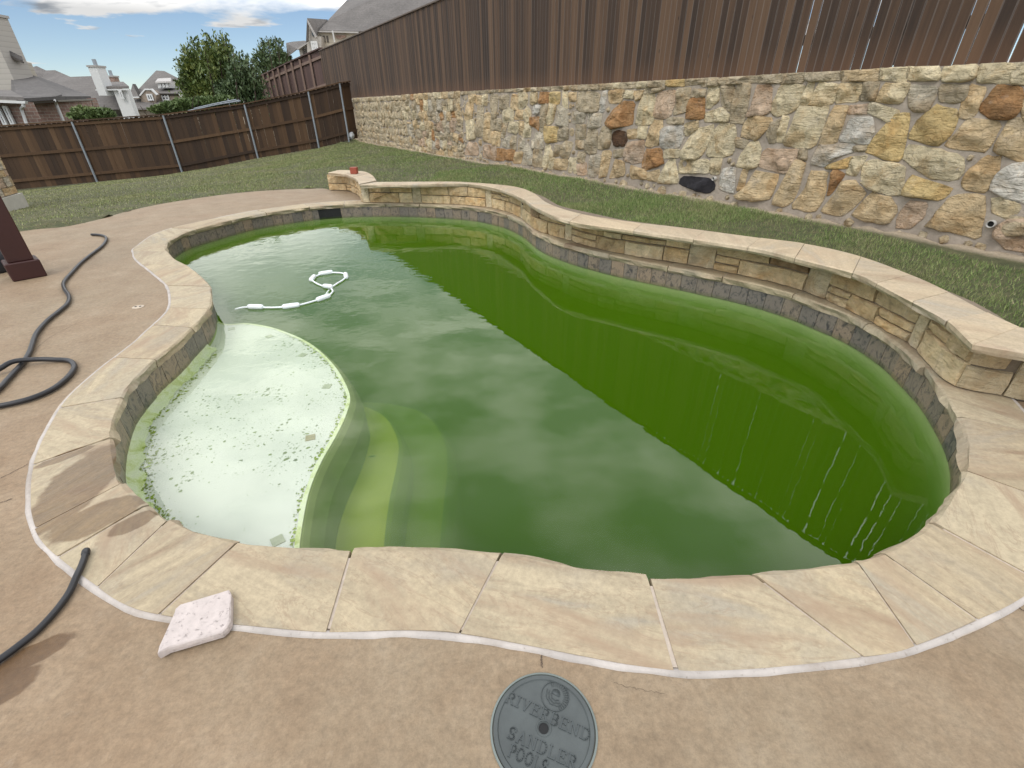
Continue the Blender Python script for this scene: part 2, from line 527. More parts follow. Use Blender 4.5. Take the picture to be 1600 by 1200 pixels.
def mat_wood(name, stops, streak=(34, 34, 1.1), rough=0.85, weather=None, edge_w=9.0, edge_c=(0.21, 0.18, 0.16)):
    m = NT(name, rough)
    rnd = m.info('Random')
    loc = m.n.new("ShaderNodeCombineXYZ")
    m.put(loc, 0, m.math('MULTIPLY', rnd, 77.0)); m.put(loc, 2, m.math('MULTIPLY', rnd, 31.0))
    v = m.coord('Object', scale=streak, loc=loc.outputs[0])
    v2 = m.coord('Object', scale=(6, 6, 0.8), loc=loc.outputs[0])
    g = m.noise(v, 1.0, 6, 0.65, 0.6)
    big = m.noise(v2, 1.0, 4, 0.6)
    f = m.math('ADD', m.math('MULTIPLY', m.math('FRACT', m.math('MULTIPLY', rnd, 13.7)), 0.42), m.math('ADD', m.math('MULTIPLY', g, 0.38), m.math('MULTIPLY', big, 0.24)), clamp=True)
    c = m.ramp(f, stops)
    c = m.mix(m.ramp(g, [(0.62, 0.0), (0.78, 0.5)]), c, m.mix(1.0, c, (0.4, 0.38, 0.36), 'MULTIPLY'))
    vk = m.coord('Object', scale=(9, 9, 3.2), loc=loc.outputs[0])
    knot = m.ramp(m.voronoi(vk, 1.0), [(0.045, 1.0), (0.10, 0.0)])
    c = m.mix(m.math('MULTIPLY', knot, 0.8), c, (0.02, 0.012, 0.008))
    if weather:
        tz = m.n.new("ShaderNodeTexCoord"); sp = m.n.new("ShaderNodeSeparateXYZ")
        m.l.new(tz.outputs['Object'], sp.inputs[0])
        edge = m.math('SUBTRACT', 1.0, m.math('DIVIDE', m.math('ADD', sp.outputs['Z'], m.math('MULTIPLY', big, 0.25)), 0.42), clamp=True)
        c = m.mix(m.math('MULTIPLY', edge, 0.55), c, weather)
    tx = m.n.new("ShaderNodeTexCoord"); sx = m.n.new("ShaderNodeSeparateXYZ"); m.l.new(tx.outputs['Object'], sx.inputs[0])
    rim = m.ramp(m.math('DIVIDE', m.math('ABSOLUTE', sx.outputs['X']), edge_w), [(0.84, 0.0), (0.93, 0.85)])
    if edge_w < 1: c = m.mix(rim, c, m.mix(0.5, c, edge_c))
    m.color(c)
    m.normal(m.bump(g, 0.5, 0.006))
    return m.m

M = {}
_deck = mat_deck()
_cop = mat_flag("coping_sandstone", (0.365, 0.305, 0.205), (0.272, 0.198, 0.128), (0.330, 0.290, 0.218))
# wet patches on the slabs at the left bend
def wet_patch(m, centre, radii, rot):
    v = m.coord('Position')
    mp = m.n.new("ShaderNodeMapping"); mp.vector_type = 'TEXTURE'
    m.l.new(v, mp.inputs['Vector'])
    mp.inputs['Location'].default_value = (*centre, 0); mp.inputs['Rotation'].default_value = (0, 0, rot)
    mp.inputs['Scale'].default_value = (*radii, 100.0)
    ln = m.n.new("ShaderNodeVectorMath"); ln.operation = 'LENGTH'
    m.l.new(mp.outputs[0], ln.inputs[0])
    d = m.math('ADD', ln.outputs['Value'], m.math('MULTIPLY', m.math('SUBTRACT', m.noise(v, 6, 5, 0.6), 0.5), 0.9))
    return m.ramp(d, [(0.88, 1.0), (1.02, 0.0)])
def apply_wet(m, patches):
    base = m.b.inputs['Base Color'].links[0].from_socket
    f = None
    for p in patches:
        w = wet_patch(m, *p)
        f = w if f is None else m.math('MAXIMUM', f, w)
    m.color(m.mix(f, base, m.mix(1.0, base, (0.48, 0.39, 0.285), 'MULTIPLY')))
    m.rough(m.ramp(f, [(0.0, 0.72), (1.0, 0.32)]))
def wet_at(p, q, w):
    P, Q = at([p])[0], at([q])[0]; c = (P + Q) / 2; d = Q - P
    return (tuple(c[:2]), (float(np.linalg.norm(d)) / 2, w), math.atan2(d[1], d[0]))
apply_wet(_cop, [wet_at((182, 690), (58, 835), 0.135), wet_at((232, 775), (70, 850), 0.095), wet_at((150, 697), (57, 732), 0.034), wet_at((250, 800), (165, 840), 0.05)])
M['coping'] = _cop.m
_d1, _d2 = at([(40, 1030)])[0], at([(5, 1075)])[0]
apply_wet(_deck, [(tuple(_d1[:2]), (0.12, 0.05), 0.75), (tuple(_d2[:2]), (0.10, 0.06), 0.75)])
M['deck'] = _deck.m
M['cap'] = mat_flag("cap_sandstone", (0.43, 0.352, 0.242), (0.36, 0.268, 0.18), (0.41, 0.36, 0.28), 0.6).m
M['rock'] = mat_rock("field_rock", 1.1, 0.65, 0.062, 0.0)
M['ashlar'] = mat_rock("split_sandstone", 1.5, 0.35, 0.028, 0.28)
M['mortar'] = mat_mortar("grey_mortar", (0.37, 0.315, 0.255))
M['mortar_tan'] = mat_mortar("tan_mortar", (0.22, 0.175, 0.125))
M['caulk'] = mat_mortar("white_caulk", (0.48, 0.435, 0.395), 60, 0.002)
M['fence_up'] = mat_wood("weathered_dark_cedar", [(0.2, (0.021, 0.013, 0.009)), (0.45, (0.055, 0.031, 0.018)), (0.65, (0.098, 0.055, 0.030)), (0.9, (0.145, 0.087, 0.050))], weather=(0.14, 0.070, 0.034), edge_w=0.0445)
M['fence_left'] = mat_wood("stained_cedar", [(0.2, (0.022, 0.012, 0.007)), (0.45, (0.050, 0.027, 0.013)), (0.65, (0.085, 0.045, 0.020)), (0.9, (0.14, 0.083, 0.042))])
M['fence_far'] = mat_wood("reddish_cedar", [(0.2, (0.075, 0.045, 0.040)), (0.6, (0.11, 0.066, 0.056)), (0.9, (0.15, 0.095, 0.08))])
M['rail_far'] = plain("pale_rail_wood", (0.20, 0.135, 0.105), 0.85)
M['galv'] = plain("galvanised_steel", (0.30, 0.33, 0.36), 0.45, 0.1, 6, 0.5)
M['maroon'] = plain("maroon_paint", (0.040, 0.010, 0.008), 0.45, 0.15, 5)
M['black_rubber'] = plain("black_rubber", (0.018, 0.018, 0.020), 0.42, 0.2, 12)
M['dark_plastic'] = plain("charcoal_plastic", (0.022, 0.024, 0.030), 0.5)
M['white_plastic'] = plain("white_plastic", (0.78, 0.82, 0.83), 0.35, 0.05)
M['red_clay'] = plain("red_clay", (0.30, 0.065, 0.035), 0.6)
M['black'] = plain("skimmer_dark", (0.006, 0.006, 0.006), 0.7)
M['pvc'] = plain("pvc_pipe", (0.44, 0.42, 0.38), 0.5)
M['lid'] = plain("grey_lid_plastic", (0.064, 0.074, 0.072), 0.46, 0.22, 14, 0, 0.002)
M['lid_edge'] = plain("lid_ring_plastic", (0.16, 0.185, 0.17), 0.6)
M['jet'] = plain("tan_fitting", (0.44, 0.36, 0.27), 0.5)
M['bag'] = plain("grey_white_bag", (0.48, 0.50, 0.52), 0.6)

# ================================================================== THE POOL
LIP_PX = [(262,394),(259,387),(264,378),(275,371),(294,362),(350,347),(397,336),(450,328),(500,322),(567,318.5),(650,319),(725,323),(775,331),(812,345),(840,365),(890,384),(965,402),(1027,414),(1090,426),(1165,441),(1240,461),(1282,477),(1325,493),(1380,523),(1425,560),(1457,592),(1475,618),(1495,650),(1507,690),(1504,735),(1490,765),(1475,792),(1455,817),(1420,842),(1375,866),(1330,879),(1275,887),(1215,893),(1100,902),(1000,900),(900,883),(780,862),(728,859),(650,857),(544,859),(494,856),(430,853),(367,847),(310,830),(267,810),(225,787),(195,760),(185,740),(177,692),(180,660),(190,630),(197,612),(222,585),(245,562),(275,539),(301,513),(316,500),(329,480),(332,457),(327,445),(312,431),(294,416),(273,405)]
LIP = Path(at(LIP_PX), 560, smooth=5, closed=True)      # runs clockwise: +normal points out of the pool
WATER_Z = -0.178
TILE_D = 0.028

pool = thing("swimming_pool", "freeform kidney-shaped pool of murky green water with sandstone coping", "swimming pool", (0, 4.2, 0))

def slab_piece(F, B, z0, z1, rough=0.012, seed=0, drop=0.3):
    """a slab between a front curve and a back curve (n x 2 each) with a chiselled front edge"""
    r = np.random.default_rng(seed)
    n = len(F)
    mb = MB(); V = []
    J = r.uniform(-1, 1, (n + 4, 4)); J = (J[:-4] + 2 * J[1:-3] + 2.2 * J[2:-2] + 2 * J[3:-1] + J[4:])[:n] / 4.0 * rough + r.uniform(-1, 1, (n, 4)) * rough * 0.16
    for k in range(n):
        f, b = np.asarray(F[k]), np.asarray(B[k])
        d = f - b; d = d / (np.linalg.norm(d) + 1e-9)
        j = J[k]
        V += [(*b, z0), (*b, z1), (*(f - d * (0.010 + abs(j[0]) * 0.5)), z1 + j[3] * 0.12), (*(f + d * j[1] * 0.5), z1 - (z1 - z0) * 0.16),
              (*(f + d * (j[2] - 0.002)), z1 - (z1 - z0) * 0.62), (*(f - d * (0.010 + abs(j[1]))), z0)]
    m = 6
    fs = []
    for k in range(n - 1):
        for i in range(m):
            a, b2 = k * m + i, k * m + (i + 1) % m
            fs.append((a, b2, b2 + m, a + m))
    fs += [tuple(range(m))[::-1], tuple((n - 1) * m + i for i in range(m))]
    return V, fs

# ---- coping stones
JOINTS = [((1496,652),None),((1505,737),None),((1455,816),None),((1375,866),(1525,970)),((1330,879),(1428,1011)),((1180,897),(1348,1028)),((1005,901),(1056,1050)),((780,862),(718,991)),((544,859),(513,990)),((367,847),(250,962)),((267,810),(155,919)),((232,793),(92,872)),((192,757),(56,828)),((176,688),(53,728)),((190,622),(95,639)),((245,562),(180,560)),((302,512),(240,509)),((329,482),(266,482)),((329,448),(262,447)),((294,416),(222,414)),((262,394),(209,393)),((264,378),(217,384)),((310,358),(268,357))]
JS = []
for lp, op in JOINTS:
    s = LIP.find(at([lp])[0])
    o = LIP.off(s, 0.31)[0] if op is None else at([op])[0][:2]
    JS.append([s, o])
JS.sort(key=lambda q: q[0])
full = []
for i, (s, o) in enumerate(JS):
    s2 = JS[(i + 1) % len(JS)][0] + (LIP.L if i == len(JS) - 1 else 0)
    full.append((s, o))
    g = s2 - s
    if g > 0.9:
        k = int(round(g / 0.62))
        for q in range(1, k):
            ss = s + g * q / k + random.uniform(-.06, .06)
            full.append((ss, LIP.off(ss, 0.31)[0]))
OUTER = []
for i, (s, o) in enumerate(full):
    s2, o2 = full[(i + 1) % len(full)]
    if i == len(full) - 1: s2 = s2 + LIP.L
    n = max(5, int((s2 - s) / 0.045) + 2)
    t = np.linspace(0, 1, n)
    gap = 0.0048 / max(0.2, s2 - s)
    tt = gap + t * (1 - 2 * gap)
    S = s + (s2 - s) * tt
    F = LIP.pos(S)
    base = LIP.off(S, 0.31)
    c0, c1 = o - LIP.off(s, 0.31)[0], o2 - LIP.off(s2, 0.31)[0]
    Bk = base + (1 - tt)[:, None] * c0 + tt[:, None] * c1
    OUTER += list(Bk[:-1])
    V, fs = slab_piece(F, Bk, -0.055, 0.0075 + random.uniform(-.0018, .0018), 0.020, seed=i)
    st = mesh("coping_stone", V, fs, M['coping'], pool)
OUTER = np.array(OUTER)
OUT = Path(OUTER, 520, smooth=6, closed=True)
# mortar bed under and between the slabs
S = np.linspace(0, LIP.L, 320, endpoint=False)
mb = MB()
a, b = LIP.off(S, 0.040), LIP.off(S, 0.30)
n = len(S)
V = list(xyz(a, -0.052)) + list(xyz(a, 0.0030)) + list(xyz(b, 0.0030)) + list(xyz(b, -0.052))
fs = [(k * n + i, k * n + (i + 1) % n, ((k + 1) % 4) * n + (i + 1) % n, ((k + 1) % 4) * n + i) for k in range(4) for i in range(n)]
def mat_caulk():
    m = NT("white_caulk", 0.9)
    v = m.coord('Position')
    c = m.mix(1.0, (0.49, 0.445, 0.405), m.ramp(m.noise(v, 5, 6, 0.7), [(0.3, 0.72), (0.7, 1.12)]), 'MULTIPLY')
    c = m.mix(m.ramp(m.noise(v, 2.1, 6, 0.7), [(0.52, 0.0), (0.70, 0.65)]), c, (0.27, 0.215, 0.165))
    c = m.mix(m.ramp(m.noise(v, 60, 4, 0.7), [(0.60, 0.0), (0.72, 0.6)]), c, (0.20, 0.165, 0.13))
    m.color(c); m.normal(m.bump(m.noise(v, 70, 5, 0.7), 0.6, 0.003)); return m.m
M['caulk'] = mat_caulk()
M['joint'] = mat_mortar("joint_mortar", (0.47, 0.40, 0.33), 40, 0.003)
mesh("coping_mortar", V, fs, M['joint'], pool)
# white caulk line round the outside of the coping
S = np.linspace(0, OUT.L, 520, endpoint=False)
keep = OUT.pos(S)
wv = 0.007 * np.array([noise.noise(Vector((q[0] * 3, q[1] * 3, 0))) for q in keep])
w2 = 0.0065 * np.array([noise.noise(Vector((q[0] * 9, q[1] * 9, 4))) for q in keep])
a, b = OUT.off(S, -0.006 + wv * 0.3), OUT.off(S, 0.019 + w2)
V = list(xyz(a, 0.003)) + list(xyz((a + b) / 2, 0.009)) + list(xyz(b, 0.002)) + list(xyz(b, -0.03)) + list(xyz(a, -0.03))
n = len(S)
fs = [(k * n + i, k * n + (i + 1) % n, ((k + 1) % 5) * n + (i + 1) % n, ((k + 1) % 5) * n + i) for k in range(5) for i in range(n)]
mesh("caulk_line", V, fs, M['caulk'], pool, smooth=True)

# ---- waterline tiles
def mat_tile():
    m = NT("slate_tile", 0.42)
    rnd = m.info('Random')
    loc = m.n.new("ShaderNodeCombineXYZ")
    m.put(loc, 0, m.math('MULTIPLY', rnd, 53.0)); m.put(loc, 1, m.math('MULTIPLY', rnd, 29.0))
    v = m.coord('Position', loc=loc.outputs[0], scale=(1, 1, 0.75))
    n1 = m.noise(v, 21, 7, 0.7, 1.2)
    c = m.ramp(n1, [(0.34, (0.050, 0.046, 0.045)), (0.43, (0.13, 0.115, 0.098)), (0.52, (0.235, 0.195, 0.150)), (0.62, (0.18, 0.155, 0.128)), (0.74, (0.34, 0.285, 0.22))])
    c = m.mix(1.0, c, m.ramp(m.math('FRACT', m.math('MULTIPLY', rnd, 9.7)), [(0, (0.75, 0.78, 0.84)), (0.6, (1.05, 1.0, 0.94)), (1, (1.25, 1.1, 0.95))]), 'MULTIPLY')
    # pale lime just above the water
    g = m.n.new("ShaderNodeNewGeometry"); sp = m.n.new("ShaderNodeSeparateXYZ"); m.l.new(g.outputs['Position'], sp.inputs[0])
    m.color(c); m.normal(m.bump(n1, 0.5, 0.008))
    return m.m
M['tile'] = mat_tile()
SK0, SK1 = LIP.find(at([(497, 322)])[0]), LIP.find(at([(529, 320.5)])[0])
nt = int(LIP.L / 0.155)
tw = LIP.L / nt
tile_bank = []
for i in range(nt):
    s0, s1 = i * tw + 0.002, (i + 1) * tw - 0.002
    if s0 >= SK0 - 0.01 and s1 <= SK1 + 0.01: continue
    if s0 < SK0 < s1: s1 = SK0
    elif s0 < SK1 < s1: s0 = SK1
    S = np.linspace(s0, s1, 3)
    pr = random.uniform(0, .003)
    f, bk = LIP.off(S, TILE_D - pr), LIP.off(S, TILE_D + 0.014)
    V = []
    for k in range(3):
        V += [(*bk[k], -0.215), (*bk[k], -0.05), (*f[k], -0.0525), (*f[k], -0.213)]
    fs = [(k * 4 + j, k * 4 + (j + 1) % 4, (k + 1) * 4 + (j + 1) % 4, (k + 1) * 4 + j) for k in range(2) for j in range(4)] + [(3, 2, 1, 0), (8, 9, 10, 11)]
    mesh("waterline_tile", V, fs, M['tile'], pool)
# grout behind the tiles, plaster wall below, bottom
def mat_plaster(flecks=True):
    m = NT("pool_plaster", 0.8)
    v = m.coord('Position')
    c = m.mix(1.0, (0.655, 0.625, 0.675), m.ramp(m.noise(v, 3, 4), [(0.3, 0.93), (0.7, 1.05)]), 'MULTIPLY')
    if not flecks:
        m.color(m.mix(m.noise(v, 2.2, 4, 0.6), (0.26, 0.33, 0.13), (0.40, 0.46, 0.22))); return m.m
    drift = m.ramp(m.noise(v, 2.6, 4, 0.6, 0.5), [(0.40, 0.0), (0.62, 1.0)])
    vv = m.n.new("ShaderNodeVectorMath"); vv.operation = 'ADD'
    m.l.new(v, vv.inputs[0])
    warp = m.n.new("ShaderNodeVectorMath"); warp.operation = 'SCALE'
    m.l.new(m.noise(v, 14, 3, 0.6, out='Color'), warp.inputs[0]); warp.inputs['Scale'].default_value = 0.05
    m.l.new(warp.outputs[0], vv.inputs[1])
    cell = m.voronoi(vv.outputs[0], 38, 'F1', 'Distance')
    cellc = m.voronoi(vv.outputs[0], 38, 'F1', 'Color')
    sp = m.n.new("ShaderNodeSeparateColor"); m.l.new(cellc, sp.inputs[0])
    size = m.math('MULTIPLY', m.math('SUBTRACT', m.math('ADD', sp.outputs[0], m.math('MULTIPLY', drift, 0.50)), 0.78), 0.66, clamp=True)
    fleck = m.math('GREATER_THAN', size, cell)
    fine = m.voronoi(vv.outputs[0], 85, 'F1', 'Distance')
    finec = m.voronoi(vv.outputs[0], 85, 'F1', 'Color')
    sp2 = m.n.new("ShaderNodeSeparateColor"); m.l.new(finec, sp2.inputs[0])
    size2 = m.math('MULTIPLY', m.math('SUBTRACT', m.math('ADD', sp2.outputs[1], m.math('MULTIPLY', drift, 0.35)), 0.80), 0.9, clamp=True)
    fleck = m.math('MAXIMUM', fleck, m.math('MULTIPLY', m.math('GREATER_THAN', size2, fine), 0.8))
    c = m.mix(m.math('MULTIPLY', fleck, 0.86), c, m.mix(sp.outputs[1], (0.055, 0.075, 0.045), (0.12, 0.17, 0.025)))
    m.color(c)
    return m.m
M['plaster'] = mat_plaster()
M['plaster_wall'] = mat_plaster(False)
def mat_algae():
    m = NT("algae_film", 0.85)
    v = m.coord('Position')
    n = m.noise(v, 7, 6, 0.7, 0.5)
    m.color(m.ramp(n, [(0.3, (0.20, 0.27, 0.02)), (0.55, (0.40, 0.48, 0.10)), (0.75, (0.60, 0.66, 0.34))]))
    return m.m
M['algae'] = mat_algae()
S = np.linspace(0, LIP.L, 360, endpoint=False); n = len(S)
prof = [(0.042, -0.05), (0.042, -0.20), (0.034, -0.212), (0.034, -0.42), (0.02, -1.0), (-0.10, -1.32), (-0.30, -1.42)]
V = []
for d, z in prof: V += list(xyz(LIP.off(S, d), z))
fs = [(k * n + i, k * n + (i + 1) % n, (k + 1) * n + (i + 1) % n, (k + 1) * n + i) for k in range(len(prof) - 1) for i in range(n)]
fs.append(tuple((len(prof) - 1) * n + i for i in range(n)))
shell = mesh("pool_shell", V, fs, M['plaster_wall'], pool, smooth=True, fix=False)
# skimmer mouth in the far tile line
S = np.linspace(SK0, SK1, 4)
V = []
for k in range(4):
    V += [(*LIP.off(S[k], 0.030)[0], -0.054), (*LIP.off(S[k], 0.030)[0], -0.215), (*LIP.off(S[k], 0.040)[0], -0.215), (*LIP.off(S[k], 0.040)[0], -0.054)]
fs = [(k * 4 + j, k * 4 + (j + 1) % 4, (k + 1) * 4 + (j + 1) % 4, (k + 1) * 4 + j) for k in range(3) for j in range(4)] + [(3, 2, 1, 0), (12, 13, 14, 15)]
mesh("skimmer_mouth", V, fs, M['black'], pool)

# ---- shelf and steps under water
SHELF_Z = WATER_Z - 0.065
shelf_edge = at([(330,497),(352,507),(388,506),(430,514),(480,535),(520,570),(545,615),(541,645),(525,680),(502,720),(483,765),(472,815),(466,860),(462,900)], SHELF_Z)[:, :2]
sA, sB = LIP.find(at([(425, 853)])[0]), LIP.find(at([(322, 492)])[0])
S = np.linspace(sA, sB, 70)
left_lip = LIP.off(S, 0.06)
edge_c = cr(shelf_edge, 60)
poly = np.vstack([edge_c, left_lip])
def step(name, poly, z, mat, zb=-1.45, side=None, flare=0.10):
    p = np.asarray(poly); c = p.mean(0); n = len(p)
    T = np.roll(p, -1, 0) - np.roll(p, 1, 0); T /= np.linalg.norm(T, axis=1)[:, None] + 1e-9
    N = np.stack([T[:, 1], -T[:, 0]], 1)
    area = np.sum(p[:, 0] * np.roll(p[:, 1], -1) - p[:, 1] * np.roll(p[:, 0], -1))
    if area < 0: N = -N
    V = []
    for d, dz in ((-0.012, 0.0), (0.012, -0.006), (0.035, -0.03), (0.075, -0.12), (flare, zb - z)): V += list(xyz(p + N * d, z + dz))
    F = [tuple(range(n))] + [(k * n + i, k * n + (i + 1) % n, (k + 1) * n + (i + 1) % n, (k + 1) * n + i) for k in range(4) for i in range(n)] + [tuple(4 * n + i for i in range(n))[::-1]]
    o = mesh(name, V, F, mat, pool)
    if side is not None:
        o.data.materials.append(side)
        for q in o.data.polygons:
            if q.index > 0 and q.center.z < z - wloc(pool)[2] - 0.003: q.material_index = 1
    return o
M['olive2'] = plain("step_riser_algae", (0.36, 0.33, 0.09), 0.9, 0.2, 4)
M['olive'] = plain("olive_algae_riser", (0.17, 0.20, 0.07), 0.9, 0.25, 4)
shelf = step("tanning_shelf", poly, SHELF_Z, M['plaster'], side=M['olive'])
# lime film where the shelf meets the wall and along its outer rim
Sf = np.linspace(sA + 0.3, sB - 0.1, 90)
wob = np.array([noise.noise(Vector((q * 4, 0, 0))) for q in Sf])
wob2 = np.array([noise.noise(Vector((q * 11, 7, 0))) for q in Sf])
inn_d = -(0.035 + 0.045 * wob + 0.04 * wob2)
A, B_ = LIP.off(Sf, 0.033), LIP.off(Sf, inn_d)
V = list(xyz(A, SHELF_Z + 0.055)) + list(xyz(LIP.off(Sf, 0.022), SHELF_Z + 0.02)) + list(xyz(LIP.off(Sf, inn_d * 0.5), SHELF_Z + 0.006)) + list(xyz(B_, SHELF_Z + 0.002)) 
n = len(Sf)
fs = [(k * n + i, k * n + i + 1, (k + 1) * n + i + 1, (k + 1) * n + i) for k in range(3) for i in range(n - 1)]
def mat_film():
    m = NT("algae_edge_film", 0.8)
    v = m.coord('Position')
    n = m.noise(v, 9, 7, 0.75, 0.6)
    m.color(m.ramp(n, [(0.30, (0.37, 0.42, 0.13)), (0.42, (0.56, 0.59, 0.34)), (0.52, (0.66, 0.68, 0.52)), (0.70, (0.66, 0.64, 0.62))]))
    return m.m
M['algae_edge'] = mat_film()
film = mesh("algae_film", V, fs, M['algae_edge'], pool, smooth=True)
ep = Path(edge_c, 200, smooth=3)
Se = np.linspace(0.15, ep.L, 160)
wob = np.array([noise.noise(Vector((q * 7, 3, 0))) for q in Se])
sgn = -1.0
A, B_ = ep.off(Se, 0.004), ep.off(Se, sgn * (0.018 + 0.012 * wob))
V = list(xyz(A, SHELF_Z - 0.03)) + list(xyz(A, SHELF_Z + 0.003)) + list(xyz(B_, SHELF_Z + 0.003))
n = len(Se)
fs = [(k * n + i, k * n + i + 1, (k + 1) * n + i + 1, (k + 1) * n + i) for k in range(2) for i in range(n - 1)]
mesh("shelf_rim_algae", V, fs, M['algae_edge'], pool)
# dark algae clumps in a ragged line along the wall
def blob_fan(P, z, r, seed):
    rr = np.random.default_rng(seed)
    k = 7
    a = np.linspace(0, 2 * math.pi, k, endpoint=False)
    rad = r * rr.uniform(0.45, 1.2, k)
    sq = rr.uniform(0.35, 1.0); th = rr.uniform(0, 3.14)
    x, y = rad * np.cos(a), rad * np.sin(a) * sq
    X, Y = x * math.cos(th) - y * math.sin(th), x * math.sin(th) + y * math.cos(th)
    V = [(P[0], P[1], z + r * 0.22)] + [(P[0] + X[i], P[1] + Y[i], z) for i in range(k)]
    return V, [(0, 1 + i, 1 + (i + 1) % k) for i in range(k)]
mb = MB()
for k in range(520):
    s = sA + 0.25 + (sB - sA - 0.4) * random.random()
    d = -(0.055 + 0.035 * noise.noise(Vector((s * 3, 1, 0))) + random.gauss(0, 0.020))
    V, f = blob_fan(LIP.off(s, d)[0], SHELF_Z + 0.003, abs(random.gauss(0.004, 0.0035)) + 0.002, k)
    mb.add(V, f)
for k in range(260):
    s = 0.9 + (ep.L - 0.9) * random.random()
    V, f = blob_fan(ep.off(s, -(0.022 + abs(random.gauss(0, 0.010))))[0], SHELF_Z + 0.004, abs(random.gauss(0.004, 0.003)) + 0.002, k + 900)
    mb.add(V, f)
M['algae_dark'] = plain("dark_algae", (0.21, 0.27, 0.04), 0.9, 0.45, 12)
al = mb.build("algae_clumps", M['algae_dark'], pool); al['kind'] = 'stuff'
# marker tiles set into the shelf rim
M['marker'] = plain("marker_tile_stone", (0.36, 0.36, 0.31), 0.5, 0.25, 30)
M['marker_brown'] = plain("brown_marker_stone", (0.33, 0.265, 0.20), 0.5, 0.25, 30)
for k, (px, py) in enumerate([(362,514),(421,526),(473,555),(511,604),(485,684),(434,845)]):
    c = at([(px, py)], SHELF_Z)[0]
    th = 0.5 + k * 0.35
    ax, ay = np.array([math.cos(th), math.sin(th), 0]), np.array([-math.sin(th), math.cos(th), 0])
    MB().box((c[0], c[1], SHELF_Z), ax * 0.026, ay * 0.026, (0, 0, 0.004)).build("marker_tile", M['marker_brown'] if k == 4 else M['marker'], pool)
M['step1'] = plain("algae_step", (0.70, 0.50, 0.09), 0.9, 0.22, 3)
M['step2'] = plain("deep_algae_step", (0.66, 0.46, 0.09), 0.9, 0.10, 3)
Z1, Z2 = WATER_Z - 0.37, WATER_Z - 0.62
e1 = cr(at([(548,632),(575,638),(602,655),(619,690),(617,725),(606,775),(598,830),(594,880),(592,930)], Z1)[:, :2], 40)
e2 = cr(at([(560,628),(610,632),(660,646),(690,685),(696,730),(690,790),(684,850),(682,900),(682,950)], Z2)[:, :2], 40)
near = lambda: np.vstack([at([(440, 950)], SHELF_Z)[:, :2], at([(470, 760), (505, 690)], SHELF_Z)[:, :2]])
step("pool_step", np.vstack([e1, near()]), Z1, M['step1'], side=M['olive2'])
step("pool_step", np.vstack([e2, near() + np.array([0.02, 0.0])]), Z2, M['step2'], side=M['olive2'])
mb = MB(); c = at([(580, 714)], Z1)[0]
V, f = blob_fan(c, Z1 + 0.004, 0.03, 5); mb.add(V, f)
mb.build("algae_spot", M['algae_dark'], pool)

